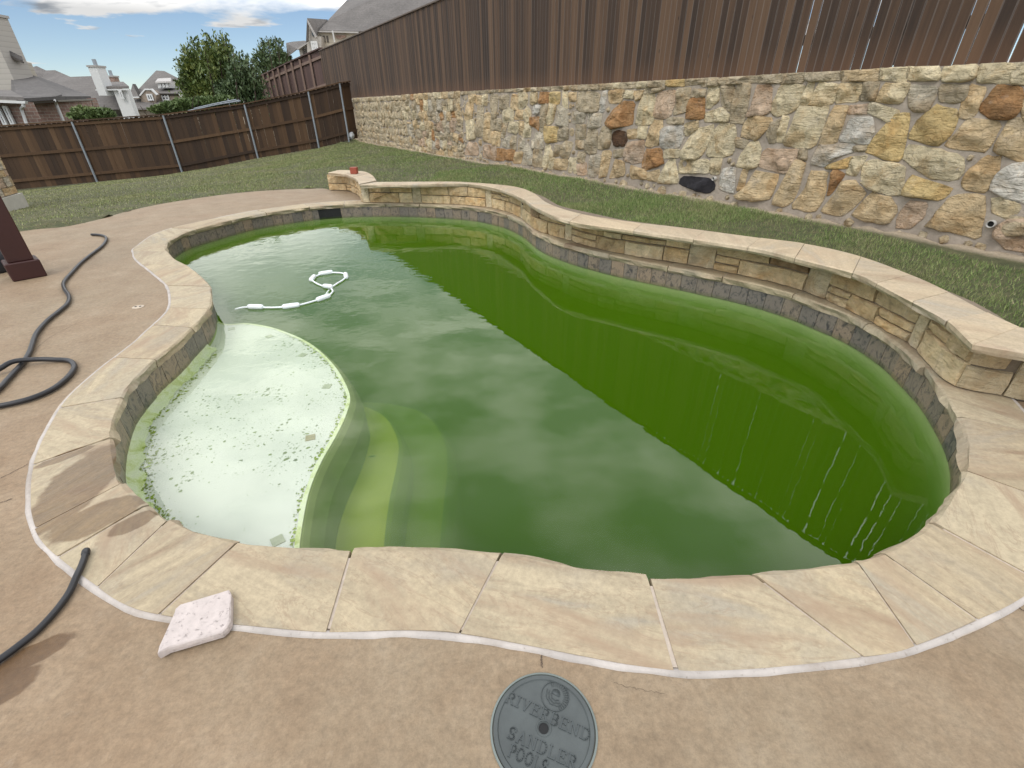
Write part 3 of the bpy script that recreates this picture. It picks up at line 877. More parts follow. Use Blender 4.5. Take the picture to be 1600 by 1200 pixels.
# ---- the water: a real body of green, scattering liquid
def mat_water():
    m = bpy.data.materials.new("green_pool_water"); m.use_nodes = True
    n, l = m.node_tree.nodes, m.node_tree.links; n.clear()
    out = n.new("ShaderNodeOutputMaterial")
    g = n.new("ShaderNodeNewGeometry")
    mp = n.new("ShaderNodeMapping"); l.new(g.outputs['Position'], mp.inputs['Vector'])
    mp.inputs['Scale'].default_value = (1.0, 1.0, 1.0)
    n1 = n.new("ShaderNodeTexNoise"); l.new(mp.outputs[0], n1.inputs['Vector'])
    n1.inputs['Scale'].default_value = 5.5; n1.inputs['Detail'].default_value = 3.0; n1.inputs['Roughness'].default_value = 0.5
    n2 = n.new("ShaderNodeTexNoise"); l.new(mp.outputs[0], n2.inputs['Vector'])
    n2.inputs['Scale'].default_value = 0.8; n2.inputs['Detail'].default_value = 2.0
    # breeze ripples the far left reach most
    dist = n.new("ShaderNodeVectorMath"); dist.operation = 'DISTANCE'
    l.new(g.outputs['Position'], dist.inputs[0]); dist.inputs[1].default_value = (-2.6, 5.6, WATER_Z)
    mr = n.new("ShaderNodeMapRange"); l.new(dist.outputs['Value'], mr.inputs['Value'])
    mr.inputs['From Min'].default_value = 0.8; mr.inputs['From Max'].default_value = 3.6
    mr.inputs['To Min'].default_value = 0.0026; mr.inputs['To Max'].default_value = 0.00045
    bmp = n.new("ShaderNodeBump"); l.new(n1.outputs['Fac'], bmp.inputs['Height']); bmp.inputs['Strength'].default_value = 1.0
    l.new(mr.outputs[0], bmp.inputs['Distance'])
    bmp2 = n.new("ShaderNodeBump"); l.new(n2.outputs['Fac'], bmp2.inputs['Height']); bmp2.inputs['Strength'].default_value = 1.0
    bmp2.inputs['Distance'].default_value = 0.0015
    l.new(bmp2.outputs[0], bmp.inputs['Normal'])
    fr = n.new("ShaderNodeFresnel"); fr.inputs['IOR'].default_value = 1.333; l.new(bmp.outputs[0], fr.inputs['Normal'])
    sub = n.new("ShaderNodeMath"); sub.operation = 'SUBTRACT'; sub.inputs[0].default_value = 1.0; l.new(g.outputs['Backfacing'], sub.inputs[1])
    mul = n.new("ShaderNodeMath"); mul.operation = 'MULTIPLY'; l.new(fr.outputs[0], mul.inputs[0]); l.new(sub.outputs[0], mul.inputs[1])
    gl = n.new("ShaderNodeBsdfGlossy"); gl.inputs['Roughness'].default_value = 0.0; gl.inputs['Color'].default_value = (1, 1, 1, 1)
    l.new(bmp.outputs[0], gl.inputs['Normal'])
    tr = n.new("ShaderNodeBsdfTransparent")
    mx = n.new("ShaderNodeMixShader"); l.new(mul.outputs[0], mx.inputs['Fac']); l.new(tr.outputs[0], mx.inputs[1]); l.new(gl.outputs[0], mx.inputs[2])
    l.new(mx.outputs[0], out.inputs['Surface'])
    ab = n.new("ShaderNodeVolumeAbsorption"); ab.inputs['Color'].default_value = (0.32, 0.60, 0.06, 1); ab.inputs['Density'].default_value = 2.6
    sc = n.new("ShaderNodeVolumeScatter"); sc.inputs['Color'].default_value = (0.62, 1.0, 0.02, 1); sc.inputs['Density'].default_value = 0.46
    sc.inputs['Anisotropy'].default_value = 0.0
    ad = n.new("ShaderNodeAddShader"); l.new(ab.outputs[0], ad.inputs[0]); l.new(sc.outputs[0], ad.inputs[1])
    l.new(ad.outputs[0], out.inputs['Volume'])
    return m
M['water'] = mat_water()
S = np.linspace(0, LIP.L, 300, endpoint=False)
P = LIP.off(S, 0.036)
wtr = MB().prism(xyz(P, WATER_Z), (0, 0, -1.6)).build("water", M['water'])
tag(wtr, "still murky green pool water reflecting fence and clouds", None, None, 'structure')

# ================================================================== RAISED WALL BEHIND THE POOL
BASE_PX = [(567,317),(650,318),(725,321),(775,327),(812,340),(840,361),(890,377),(952,394),(1077,415),(1165,433),(1240,451),(1330,488),(1375,512),(1422,540),(1455,575),(1490,607)]
RW = Path(at(BASE_PX), 300, smooth=4)
CAPZ = 0.335
rwall = thing("raised_pool_wall", "low curved sandstone wall with cap stones along the far side of the pool", "stone wall", (*RW.pos(RW.L / 2)[0], 0))
r0, r1 = at([(1490, 607)])[0][:2], at([(1575, 623)])[0][:2]
rd = (r1 - r0) / np.linalg.norm(r1 - r0)
RET_L = 2.6
RT = Path([r0, r0 + rd * 0.6, r0 + rd * RET_L], 60)
def curved_core(path, s0, s1, d0, d1, z0, z1, n=60):
    S = np.linspace(s0, s1, n)
    a, b = path.off(S, d0), path.off(S, d1)
    V = list(xyz(a, z0)) + list(xyz(a, z1)) + list(xyz(b, z1)) + list(xyz(b, z0))
    fs = [(k * n + i, k * n + i + 1, ((k + 1) % 4) * n + i + 1, ((k + 1) % 4) * n + i) for k in range(4) for i in range(n - 1)]
    fs += [(0, n, 2 * n, 3 * n), (n - 1, 4 * n - 1, 3 * n - 1, 2 * n - 1)]
    return V, fs
V, fs = curved_core(RW, 0.0, RW.L - 0.02, 0.014, 0.30, -0.04, CAPZ - 0.05)
mesh("wall_core", V, fs, M['mortar_tan'], rwall)
V, fs = curved_core(RT, 0.02, RT.L, 0.014, 0.30, -0.04, CAPZ - 0.051)
mesh("wall_core", V, fs, M['mortar_tan'], rwall)
ASH = [(0.62, 0.47, 0.27), (0.66, 0.51, 0.30), (0.58, 0.43, 0.24), (0.67, 0.54, 0.34), (0.63, 0.46, 0.25), (0.52, 0.385, 0.215)]
def ashlar(path, s0, s1, z0, z1, parent, color, pr=None):
    pr = random.uniform(0.0, 0.014) if pr is None else pr
    ns = max(3, int((s1 - s0) / 0.06) + 2)
    rr = np.random.default_rng(random.randrange(1 << 30))
    g = 0.005
    S = np.linspace(s0 + g, s1 - g, ns)
    zz = np.array([z0 + g, z0 + g + 0.006, (z0 + z1) / 2, z1 - g - 0.006, z1 - g])
    dd = np.array([0.004, -0.010, -0.015, -0.010, 0.004])
    V = []
    for i, s in enumerate(S):
        e = 0.012 if i in (0, ns - 1) else 0.0
        for j in range(5):
            jd = rr.normal(0, 0.0045) if 0 < j < 4 else 0
            q = path.off(s, dd[j] - pr + e + jd)[0]
            V.append((*q, zz[j]))
        V.append((*path.off(s, 0.03)[0], zz[4])); V.append((*path.off(s, 0.03)[0], zz[0]))
    m = 7
    fs = [(i * m + j, i * m + (j + 1) % m, (i + 1) * m + (j + 1) % m, (i + 1) * m + j) for i in range(ns - 1) for j in range(m)]
    fs += [tuple(range(m))[::-1], tuple((ns - 1) * m + j for j in range(m))]
    return mesh("wall_stone", V, fs, M['ashlar'], parent, color=color)
def courses(path, s0, s1, ztop, parent, zb=0.004):
    """two, sometimes three courses between two upright stones"""
    mid = zb + (ztop - zb) * random.uniform(0.44, 0.58)
    for (a, b) in ((zb, mid), (mid, ztop)):
        s = s0
        while s1 - s > 0.08:
            w = random.uniform(0.20, 0.52)
            e = s1 if s1 - s - w < 0.16 else s + w
            c = np.array(random.choice(ASH)) * random.uniform(0.86, 1.1)
            if random.random() < 0.05: c = np.array([0.27, 0.18, 0.10])
            if random.random() < 0.30:
                h = a + (b - a) * random.uniform(0.42, 0.58)
                ashlar(path, s, e, a, h, parent, c); ashlar(path, s, e, h, b, parent, c * random.uniform(.85, 1.1))
            else:
                ashlar(path, s, e, a, b, parent, c)
            s = e
pil = [(RW.find(at([p])[0]), w) for p, w in [((573,317),0.13),((652,318),0.15),((765,325),0.14),((818,342),0.10),((886,376),0.12),((1094,418),0.26),((1272,462),0.22),((1425,543),0.12)]]
s = 0.0
for sp_, w in pil:
    if sp_ - w / 2 - s > 0.08: courses(RW, s, sp_ - w / 2, CAPZ - 0.052, rwall)
    e = max(0, sp_ - w / 2)
    ashlar(RW, e, e + w, 0.004, CAPZ - 0.052, rwall, np.array([0.58, 0.475, 0.31]) * random.uniform(.9, 1.08), 0.004)
    s = e + w
courses(RW, s, RW.L - 0.005, CAPZ - 0.052, rwall)
ashlar(RT, 0.0, 0.20, 0.004, 0.15, rwall, (0.50, 0.40, 0.25)); ashlar(RT, 0.0, 0.16, 0.15, CAPZ - 0.052, rwall, (0.52, 0.39, 0.23))
ashlar(RT, 0.20, 0.46, 0.004, CAPZ - 0.052, rwall, (0.50, 0.42, 0.28), 0.006)
courses(RT, 0.46, RT.L, CAPZ - 0.052, rwall)
# cap stones
CF = [(562,289),(650,288),(725,286.5),(775,294),(812,308),(840,325),(890,345),(965,356),(1027,365),(1171,386),(1240,402),(1336,426),(1372,442),(1437,476),(1480,499),(1522,537)]
CB = [(587,284.5),(660,284),(725,284.5),(800,291),(832,301),(857,318),(907,334),(990,347),(1060,355),(1190,372),(1260,381),(1340,399),(1425,430),(1480,455),(1540,487),(1592,511)]
Fp = np.array([RW.off(RW.find(at([p], 0)[0]), 0)[0] for p in CF]) if False else at(CF, CAPZ)[:, :2]
Bp = at(CB, CAPZ)[:, :2]
FP, BP = Path(Fp, 300, smooth=3), Path(Bp, 300, smooth=3)
cj = [(732,287,741,284.5),(815,309.5,836,304),(890,345,907,334),(990,359,1005,349),(1085,373,1100,360),(1171,386,1190,372),(1240,402,1260,381),(1336,426,1345,401),(1372,442,1425,430),(1425,470,1480,455),(1480,499,1540,487)]
JF = [0.0] + [FP.find(at([(a, b)], CAPZ)[0]) for a, b, _, _ in cj] + [FP.L]
JB = [0.0] + [BP.find(at([(c, d)], CAPZ)[0]) for _, _, c, d in cj] + [BP.L]
for i in range(len(JF) - 1):
    n = max(4, int((JF[i + 1] - JF[i]) / 0.07) + 2)
    g = 0.0018
    F = FP.pos(np.linspace(JF[i] + g, JF[i + 1] - (g if i < len(JF) - 2 else 0), n)); Bk = BP.pos(np.linspace(JB[i] + g, JB[i + 1] - (g if i < len(JF) - 2 else 0), n))
    V, fs = slab_piece(F, Bk, CAPZ - 0.050, CAPZ + random.uniform(-.002, .002), 0.010, seed=500 + i)
    mesh("cap_stone", V, fs, M['cap'], rwall)
f0 = FP.P[-1]; b0 = BP.P[-1]
f1 = at([(1600, 550)], CAPZ)[0][:2]; fd = (f1 - f0) / np.linalg.norm(f1 - f0)
s = 0.0
for w in (0.55, 0.62, 0.58, 0.6, 0.5):
    t = np.linspace(s + 0.004 * (s > 0), s + w - 0.004, 8)[:, None]
    V, fs = slab_piece(f0 + fd * t, b0 + fd * (t * 0.98), CAPZ - 0.050, CAPZ, 0.010, seed=int(700 + s * 10))
    mesh("cap_stone", V, fs, M['cap'], rwall)
    s += w

# ---- curved seat wall at the far left end
seat = thing("curved_seat_wall", "short curved sandstone seat wall beyond the skimmer, bending back from the pool wall", "stone wall", (*at([(545, 285)])[0][:2], 0))
SW = Path(at([(515,297.5),(530,297.5),(546,299),(557,303.5),(563,309),(567,317)]), 80, smooth=2)
SWL = SW.L
n = 24; S_ = np.linspace(0.02, SWL - 0.03, n)
V, fs = curved_core(SW, 0.02, SWL - 0.03, 0.014, 0.30, -0.04, CAPZ - 0.052, 30)
mesh("wall_core", V, fs, M['mortar_tan'], seat)
courses(SW, 0.0, SWL - 0.03, CAPZ - 0.053, seat)
SF = at([(512,270),(524,270.5),(536,272),(547,275),(556,279.5),(561.5,288)], CAPZ)[:, :2]
SB = at([(528,266),(540,266),(553,267),(570,268.5),(582,274.5),(588,282.5)], CAPZ)[:, :2]
SFp, SBp = Path(SF, 80), Path(SB, 80)
for i in range(4):
    t = np.linspace(i / 4 + 0.004, (i + 1) / 4 - 0.004, 8)
    V, fs = slab_piece(SFp.pos(t * SFp.L), SBp.pos(t * SBp.L), CAPZ - 0.048, CAPZ + 0.004, 0.010, seed=900 + i)
    mesh("cap_stone", V, fs, M['cap'], seat)
c = at([(554, 271.5)], CAPZ + 0.004)[0]
mb = MB()
mb.box(c + np.array([0, 0, 0.055]), (0.058, 0, 0), (0, 0.058, 0), (0, 0, 0.055))
brick = bevel(mb.build("red_block", M['red_clay']), 0.006)
tag(brick, "small red block standing on the cap of the curved seat wall", "block")

# ================================================================== DECK
lawn_edge_px = [(30,362),(60,358),(100,354.5),(150,344),(200,330),(250,319),(300,311),(350,304),(400,299),(450,296),(500,294.5),(515,296.5)]
LE = cr(at(lawn_edge_px)[:, :2], 160)
so = OUT.find(at([(560, 316)])[0]); s_left = so
# walk the coping's outer edge from the far left, round the left, the front and the right
sR = OUT.find(r0 + rd * 0.08)
span = (so - sR) % OUT.L
Sq = so - np.linspace(0, span, 300)
inner = OUT.off(Sq, 0.004)
ret = np.array([r0 + rd * 0.10, r0 + rd * RET_L])
outer = np.vstack([ret, [[8.5, 1.0], [8.5, -4.0], [-13, -4.0], [-13, 6.2], [-9.0, 6.55]], LE, SW.P[::6], [at([(566.5, 316.5)])[0][:2]]])
dpoly = np.vstack([inner, outer])
bm = bmesh.new()
vs = [bm.verts.new((x, y, 0.0)) for x, y in dpoly]
fc = bm.faces.new(vs)
bmesh.ops.triangulate(bm, faces=[fc])
bot = bmesh.ops.extrude_face_region(bm, geom=bm.faces[:])
bmesh.ops.translate(bm, verts=[g for g in bot['geom'] if isinstance(g, bmesh.types.BMVert)], vec=(0, 0, -0.14))
bmesh.ops.recalc_face_normals(bm, faces=bm.faces)
me = bpy.data.meshes.new("pool_deck"); bm.to_mesh(me); bm.free(); me.materials.append(M['deck'])
deck = link(bpy.data.objects.new("pool_deck", me)); tag(deck, "tan stamped concrete deck round the pool", None, None, 'structure')
# hairline cracks and a saw cut
M['crack'] = plain("crack_dirt", (0.07, 0.05, 0.04), 0.95)
def crack(px, w=0.003, name="deck_crack"):
    P = at(px, 0.0)
    mb = MB()
    Q = cr(P, 24)
    for k in range(len(Q)): Q[k][0] += random.uniform(-.003, .003); Q[k][1] += random.uniform(-.003, .003)
    T = np.gradient(Q, axis=0); T /= np.linalg.norm(T, axis=1)[:, None]
    Nn = np.stack([-T[:, 1], T[:, 0], 0 * T[:, 0]], 1)
    ww = w * rng.uniform(0.5, 1.1, len(Q))[:, None]
    V = list(Q + Nn * ww / 2 + [0, 0, 0.0022]) + list(Q - Nn * ww / 2 + [0, 0, 0.0022])
    n = len(Q)
    mesh(name, V, [(i, i + 1, n + i + 1, n + i) for i in range(n - 1)], M['crack'], deck)
crack([(845.5,1024),(846,1034),(846.5,1043)], 0.0022)
crack([(1585,944),(1600,955),(1640,985)], 0.004)
crack([(0,748),(20,738),(45,725)], 0.003)
crack([(960,1068),(1000,1078),(1040,1084)], 0.0010)
crack([(40,560),(75,530),(120,505)], 0.002)
crack([(0,786),(10,783),(20,779)], 0.003)
# stain beside the near hose
c = at([(30, 1050)])[0]

# ================================================================== RETAINING WALL OF ROUGH STONE
S_END = float(wall_s(on_wall([(557, 180)]))[0])          # far corner
S_NEAR = -11.0                                           # runs on past the camera's right
rw_loc = wall_pt((S_END + S_NEAR) / 2, WALL_BASE, 0)
rwl = thing("stone_retaining_wall", "tall tan field-stone retaining wall with grey mortar under the dark fence", "stone wall", rw_loc)
def wall_core():
    ss = np.linspace(S_NEAR, S_END, 220); zz = np.linspace(-0.5, WALL_TOP - 0.02, 14)
    V = []
    for z in zz:
        for s in ss:
            z_ = z if z < 1.0 else 1.0 + (z - 1.0) * (wtop(s) - 0.02 - 1.0) / (WALL_TOP - 0.02 - 1.0)
            o = 0.010 * noise.noise(Vector((s * 5, z * 5, 1))) + 0.006 * noise.noise(Vector((s * 14, z * 14, 5)))
            V.append(wall_pt(s, z_, o))
    n = len(ss)
    fs = [(r * n + k, r * n + k + 1, (r + 1) * n + k + 1, (r + 1) * n + k) for r in range(len(zz) - 1) for k in range(n - 1)]
    b = len(V)
    V += [wall_pt(S_NEAR, wtop(S_NEAR) - 0.02, -0.4), wall_pt(S_END, wtop(S_END) - 0.02, -0.4), wall_pt(S_NEAR, -0.5, -0.4), wall_pt(S_END, -0.5, -0.4)]
    top = (len(zz) - 1) * n
    fs += [tuple([top + k for k in range(n)] + [b + 1, b]), (b, b + 1, b + 3, b + 2), tuple([n - 1 + r * n for r in range(len(zz))] + [b + 1, b + 3])]
    return V, fs
V, fs = wall_core()
mesh("mortar_core", V, fs, M['mortar'], rwl)
PAL = {'c': (0.66, 0.560, 0.365), 't': (0.60, 0.455, 0.265), 'g': (0.54, 0.475, 0.36), 'm': (0.46, 0.380, 0.255), 'o': (0.42, 0.235, 0.10), 'y': (0.60, 0.445, 0.205),
       'b': (0.090, 0.045, 0.020), 'k': (0.016, 0.014, 0.017), 'w': (0.63, 0.59, 0.51), 'p': (0.55, 0.405, 0.28)}
TRACED = []
def tr(ox, oy, sc, txt):
    for line in txt.strip().split(';'):
        line = line.strip()
        if not line: continue
        code, pts = line[0], line[1:].split()
        P = [(ox + float(q.split(',')[0]) / sc, oy + float(q.split(',')[1]) / sc) for q in pts]
        TRACED.append((code, P))
tr(900, 100, 5.0, """m 25,130 90,130 85,205 25,205; m 92,130 180,125 178,198 92,200; m 185,125 278,125 275,195 182,200; c 285,125 345,120 340,190 285,192; m 355,125 475,115 470,185 358,190; c 485,105 580,95 550,185 480,185; m 580,100 712,95 690,180 565,180; y 720,85 845,85 845,170 722,172; m 868,85 1000,78 1000,155 868,165;
m 20,230 95,220 175,230 178,350 150,372 60,375 15,358; w 215,225 245,218 220,370 182,372; t 260,210 375,205 350,300 265,305; c 380,210 450,212 445,268 370,262; t 455,215 525,212 505,265 470,285; m 540,195 700,190 620,225 540,240;
o 290,360 370,300 455,300 445,470 300,500 225,470; c 530,240 620,255 600,460 570,475 468,468 490,360; p 650,215 780,215 770,300 740,400 690,425 608,410 625,290; m 800,210 900,190 880,360 760,395 790,300; g 0,385 75,380 65,455 0,460; g 100,385 200,390 190,490 140,500 90,490; m 0,480 80,475 75,580 0,590; m 0,600 60,600 65,660 0,665; m 100,510 170,515 160,690 100,697 65,670; m 205,495 275,490 275,600 255,655 175,660 175,600;
b 292,540 330,522 392,535 400,590 378,635 310,640 290,600; t 405,520 470,510 475,575 415,582; c 490,495 555,492 545,580 480,575; t 600,445 680,450 650,620 610,640 540,645; m 720,420 835,420 830,470 720,465; w 675,500 835,490 845,560 800,655 690,658 665,620; c 855,470 955,445 945,510 880,555 850,545; m 20,690 75,690 65,768 20,765; g 110,720 200,715 180,840 150,880 95,870; t 210,685 280,690 240,870 180,880; m 300,675 375,670 360,720 300,732; p 395,620 530,600 520,765 450,770 375,755; o 550,670 665,665 680,770 640,795 545,828 518,800; c 700,665 808,670 800,730 690,735;
p 10,790 80,770 85,860 15,865; t 310,750 380,770 375,870 265,890 290,810; t 430,795 540,830 550,900 430,890; t 560,850 650,830 640,915 560,905; c 720,760 775,755 800,930 640,925""")
tr(1060, 95, 4.8, """m 185,105 300,90 300,185 185,192; m 330,95 615,70 600,160 330,180; m 630,70 780,60 765,165 610,165; m 790,60 950,55 925,160 780,172; c 230,205 305,200 300,300 235,350 210,350; c 215,390 325,355 375,400 370,455 205,455; m 330,200 425,195 390,370 330,335; m 440,195 545,185 520,330 490,460 390,455 405,330; p 590,195 700,190 690,390 525,415 560,310; c 770,190 940,185 930,290 870,370 760,410 705,390 705,340; o 90,285 195,275 190,435 60,430; m 120,215 200,220 195,268 100,275; c 120,530 265,475 240,600 180,700 130,735 25,725 50,650; c 320,465 420,480 435,590 400,700 330,720 220,710 225,650 280,520; t 540,415 690,430 690,480 630,545 590,590 475,565 500,480; m 690,480 760,450 730,600 690,610 665,545; c 780,430 830,430 790,595 735,595; m 445,580 520,600 500,650 440,645; c 590,610 620,680 590,790 545,805 440,790 480,690 540,620; p 665,665 895,670 890,720 820,835 760,835 600,785; c 20,745 230,740 230,840 10,840; c 245,740 325,740 300,845 240,840; w 335,820 380,810 430,820 410,990 310,960; t 480,830 520,825 490,950 440,965; t 570,835 750,860 690,1030 560,1050 430,1020 530,930; t 870,765 950,770 920,890 870,1030 800,1085 700,1060 760,950 820,850; k 35,865 240,885 265,950 215,995 15,930; m 900,670 960,665 960,735 895,735""")
tr(1220, 90, 4.138, """m 170,75 400,55 390,140 190,155; t 405,60 640,50 640,130 600,150 400,150; c 660,55 825,50 800,155 650,140; c 180,170 215,175 185,310 130,310; c 250,170 370,175 335,290 240,310 190,295; c 390,170 525,170 505,275 360,290; m 535,170 630,165 605,270 515,270; c 680,175 825,170 810,220 770,295 620,280; c 120,320 310,330 290,400 220,575 130,585 20,545 90,430; t 345,330 435,315 400,430 355,550 255,555 290,440; p 455,315 560,305 545,360 445,362; c 590,290 760,345 740,390 690,410 565,350; w 450,400 580,390 600,480 560,555 480,545 380,535 430,460; y 730,390 830,360 815,480 780,660 690,650 550,600 630,500; w 250,570 470,562 455,610 340,650 290,700 205,680; y 305,698 450,645 438,712 300,716; c 465,650 555,640 490,755 430,745; c 545,680 600,665 790,700 790,880 730,885 620,860 510,800; t 190,740 300,745 280,900 220,990 70,960 160,850; o 345,730 410,760 330,870 305,880; t 400,810 475,800 540,870 500,940 400,1020 260,990 340,900; t 590,880 720,920 735,1000 690,1070 540,1050 470,1010; m 485,575 545,570 540,600 480,602""")
tr(1400, 90, 3.75, """c 85,55 250,55 245,130 80,130; c 290,60 470,45 450,120 400,135 275,135; c 500,45 690,40 670,145 485,140; c 702,45 780,40 780,148 685,145; g 90,165 240,175 210,260 180,310 100,308 80,270; m 270,165 420,165 400,240 340,260 262,250; t 440,170 520,185 470,320 430,345 370,340 400,240; o 590,175 730,175 735,270 680,355 560,350 500,300; y 230,290 350,310 345,390 300,470 240,515 80,465 130,380; t 430,360 605,390 570,480 510,545 300,515 370,430; t 670,365 790,370 790,600 740,605 580,545 620,460; c 80,515 220,535 370,570 395,640 360,700 300,712 200,700 50,600; y 95,695 310,760 300,800 250,832 150,820 50,800; t 530,590 605,590 590,680 530,780 460,775 390,745 430,660; w 680,635 780,625 780,850 640,815 555,760 600,690; c 570,835 640,825 720,870 700,910 650,935 575,905; t 310,840 400,800 510,820 510,900 480,1060 350,1020 190,990 260,890; p 80,850 170,860 160,930 90,990 10,990 20,920; p 600,1000 660,960 780,950 780,1140 640,1110 580,1040; t 745,270 800,180 830,330 750,350""")
tr(720, 110, 6.315, """m 0,175 60,165 60,235 5,240; m 70,160 140,155 140,230 75,230; m 148,160 235,155 230,225 150,225; m 245,155 280,150 275,220 245,222; m 290,155 350,148 340,215 290,220; m 355,150 425,143 420,212 350,214; m 435,140 515,135 510,208 440,212; m 520,130 610,125 610,205 530,210 505,180; t 625,120 700,113 695,200 630,208; m 705,115 750,112 745,200 710,200; m 765,115 880,112 880,195 770,200; m 900,108 1000,105 995,190 900,195; m 1010,110 1080,105 1075,190 1010,195; m 1090,105 1165,102 1160,190 1090,195; t 75,245 150,240 140,320 85,310; t 150,250 215,250 205,335 155,335; c 220,245 265,240 260,340 215,335; m 300,240 370,245 365,300 350,470 305,465 290,300; m 385,260 480,240 470,370 395,380; t 510,245 555,250 570,370 550,390 490,365; c 565,230 650,220 660,320 600,385 570,370; c 690,225 755,220 755,310 715,340 685,325; o 785,220 870,220 865,320 780,320; y 885,220 980,215 975,320 920,330 875,310; c 1010,220 1055,220 1055,360 1030,370 1005,330; t 1075,225 1140,220 1135,300 1080,300; t 60,320 125,310 115,470 35,490; m 165,360 225,355 225,650 160,640; t 250,430 295,425 290,565 240,570; m 300,480 405,485 390,600 295,590; c 430,400 475,370 520,400 515,500 420,510; t 550,395 620,400 615,480 535,480; c 650,350 690,400 695,480 660,515 630,470; w 720,345 790,350 765,430 715,425; m 790,340 855,340 835,600 785,590; c 870,340 940,350 910,510 850,530; g 960,340 1060,400 1055,550 950,530; g 1105,410 1225,415 1215,515 1105,520; o 690,470 770,460 770,590 690,530; c 50,490 130,485 150,670 60,685; t 240,580 305,590 300,715 230,690; t 315,605 390,610 385,745 310,735; m 405,530 465,525 430,660 400,660; c 485,510 575,510 560,625 465,605; t 580,510 625,510 605,640 575,620; c 635,520 695,530 690,655 610,655; y 840,560 960,560 950,700 845,710; m 970,580 1060,570 1055,680 955,695; g 740,620 820,620 815,775 725,750; p 75,715 165,720 175,835 40,830; p 230,740 350,740 350,890 220,850; o 360,770 440,780 430,890 350,880; o 450,790 530,780 530,890 450,880; t 545,810 610,810 590,920 515,905; g 575,670 635,675 625,790 570,800; g 655,720 700,800 710,930 605,920; m 720,780 800,790 800,950 715,940; c 840,740 890,760 870,870 850,970 805,950; c 890,790 930,840 910,970 860,960; m 940,740 1010,745 970,840 910,850; m 1030,700 1110,720 1060,860 990,840; t 940,880 1050,875 1045,980 930,970; c 1080,870 1150,870 1140,1010 1065,1000; m 505,650 550,640 545,780 490,760; g 415,680 490,650 480,760 410,745; g 720,690 700,700 705,770 722,760""")

def rock_geom(poly, seed, proud=0.05, nout=20, grow=0.019):
    """a split stone from its outline in (s, z); returns verts relative to its centre in (s, z, out)"""
    r = np.random.default_rng(seed)
    P = np.asarray(poly, float)
    for _ in range(1):      # round the corners a little
        Q = []
        for i in range(len(P)):
            a, b = P[i], P[(i + 1) % len(P)]
            Q += [a * 0.93 + b * 0.07, a * 0.07 + b * 0.93]
        P = np.array(Q)
    Pc = np.vstack([P, P[:1]])
    L = np.r_[0, np.cumsum(np.linalg.norm(np.diff(Pc, axis=0), axis=1))]
    t = np.linspace(0, L[-1], nout, endpoint=False)
    O = np.stack([np.interp(t, L, Pc[:, k]) for k in (0, 1)], 1)
    c = O.mean(0); O = O - c
    size = np.sqrt(abs(np.sum(O[:, 0] * np.roll(O[:, 1], -1) - O[:, 1] * np.roll(O[:, 0], -1)) / 2))
    O *= ((1 + grow / max(size, 0.05)) * (1 + r.normal(0, 0.030, nout)))[:, None]
    tilt = r.normal(0, 0.06, 2)
    pr = proud * (0.65 + 0.5 * r.random())
    V = []
    ph = Vector(r.uniform(-50, 50, 3))
    bw = min(0.30, 0.014 / max(size, 0.05))          # width of the broken edge, as a share of the stone
    nf = r.normal(0, 1, (3, 2)); nf /= np.linalg.norm(nf, axis=1)[:, None]; of = r.uniform(0.05, 0.30, 3) * size
    def hgt_(q):
        h = pr + q @ tilt + 0.040 * noise.noise(Vector((q[0] * 9, q[1] * 9, 0)) + ph) + 0.020 * noise.noise(Vector((q[0] * 22, q[1] * 22, 3)) + ph)
        for k_ in range(3):                           # a few cleft planes fall away towards the rim
            h -= max(0.0, float(q @ nf[k_]) - of[k_]) * 0.62
        return h
    for sc, f in ((1.0, None), (1.015, 0.48), (1 - bw, 0.86), (0.74, 1.0), (0.48, 1.0), (0.24, 1.0)):
        for q in O:
            p = q * sc
            V.append((p[0], p[1], -0.02 if f is None else max(0.006, hgt_(p) * f)))
    V.append((0, 0, hgt_(np.zeros(2))))
    n = nout; F = []
    for k in range(5):
        F += [(k * n + i, k * n + (i + 1) % n, (k + 1) * n + (i + 1) % n, (k + 1) * n + i) for i in range(n)]
    F += [(5 * n + i, 5 * n + (i + 1) % n, 6 * n) for i in range(n)]
    return np.array(V), F, c, size

E3 = np.array([[WALL_D[0], WALL_D[1], 0], [0, 0, 1], [WALL_N[0], WALL_N[1], 0]])
def put_rock(poly, color, seed, proud=0.05, parent=rwl):
    V, F, c, size = rock_geom(poly, seed, proud * min(1.0, 0.45 + size_of(poly)), grow=0.036 if float(np.mean([q[0] for q in poly])) > S_PACK else 0.030)
    me = mesh_data("stone", V @ E3, F, M['rock'], True)
    o = bpy.data.objects.new("stone", me); link(o, parent)
    o.location = wall_pt(c[0], c[1], 0) - wloc(parent)
    o.color = (*color, 1)
    return o
def size_of(poly):
    P = np.asarray(poly); return float(np.sqrt(np.ptp(P[:, 0]) * np.ptp(P[:, 1])))
M['black_rock'] = plain("black_rock", (0.020, 0.018, 0.021), 0.95, 0.6, 14, 0, 0.02, 'Position')
S_PACK = float(wall_s(on_wall([(905, 200)]))[0])
polys = []
for code, P in TRACED:
    W = on_wall(P); poly = np.c_[wall_s(W), W[:, 2]]
    poly[:, 1] = np.minimum(poly[:, 1], [wtop(q) - 0.02 for q in poly[:, 0]])
    polys.append((code, poly))
stone_n = 0
for i, (code, poly) in enumerate(polys):
    col = np.array(PAL[code]) * random.uniform(0.9, 1.1)
    o = put_rock(poly, col, 1000 + i, 0.060); stone_n += 1
    if code == 'k': o.data.materials.clear(); o.data.materials.append(M['black_rock'])
    if code == 'k': o['label'] = "black burnt-looking stone at the foot of the wall"
    if code == 'b': o['label'] = "dark brown stone in the wall"
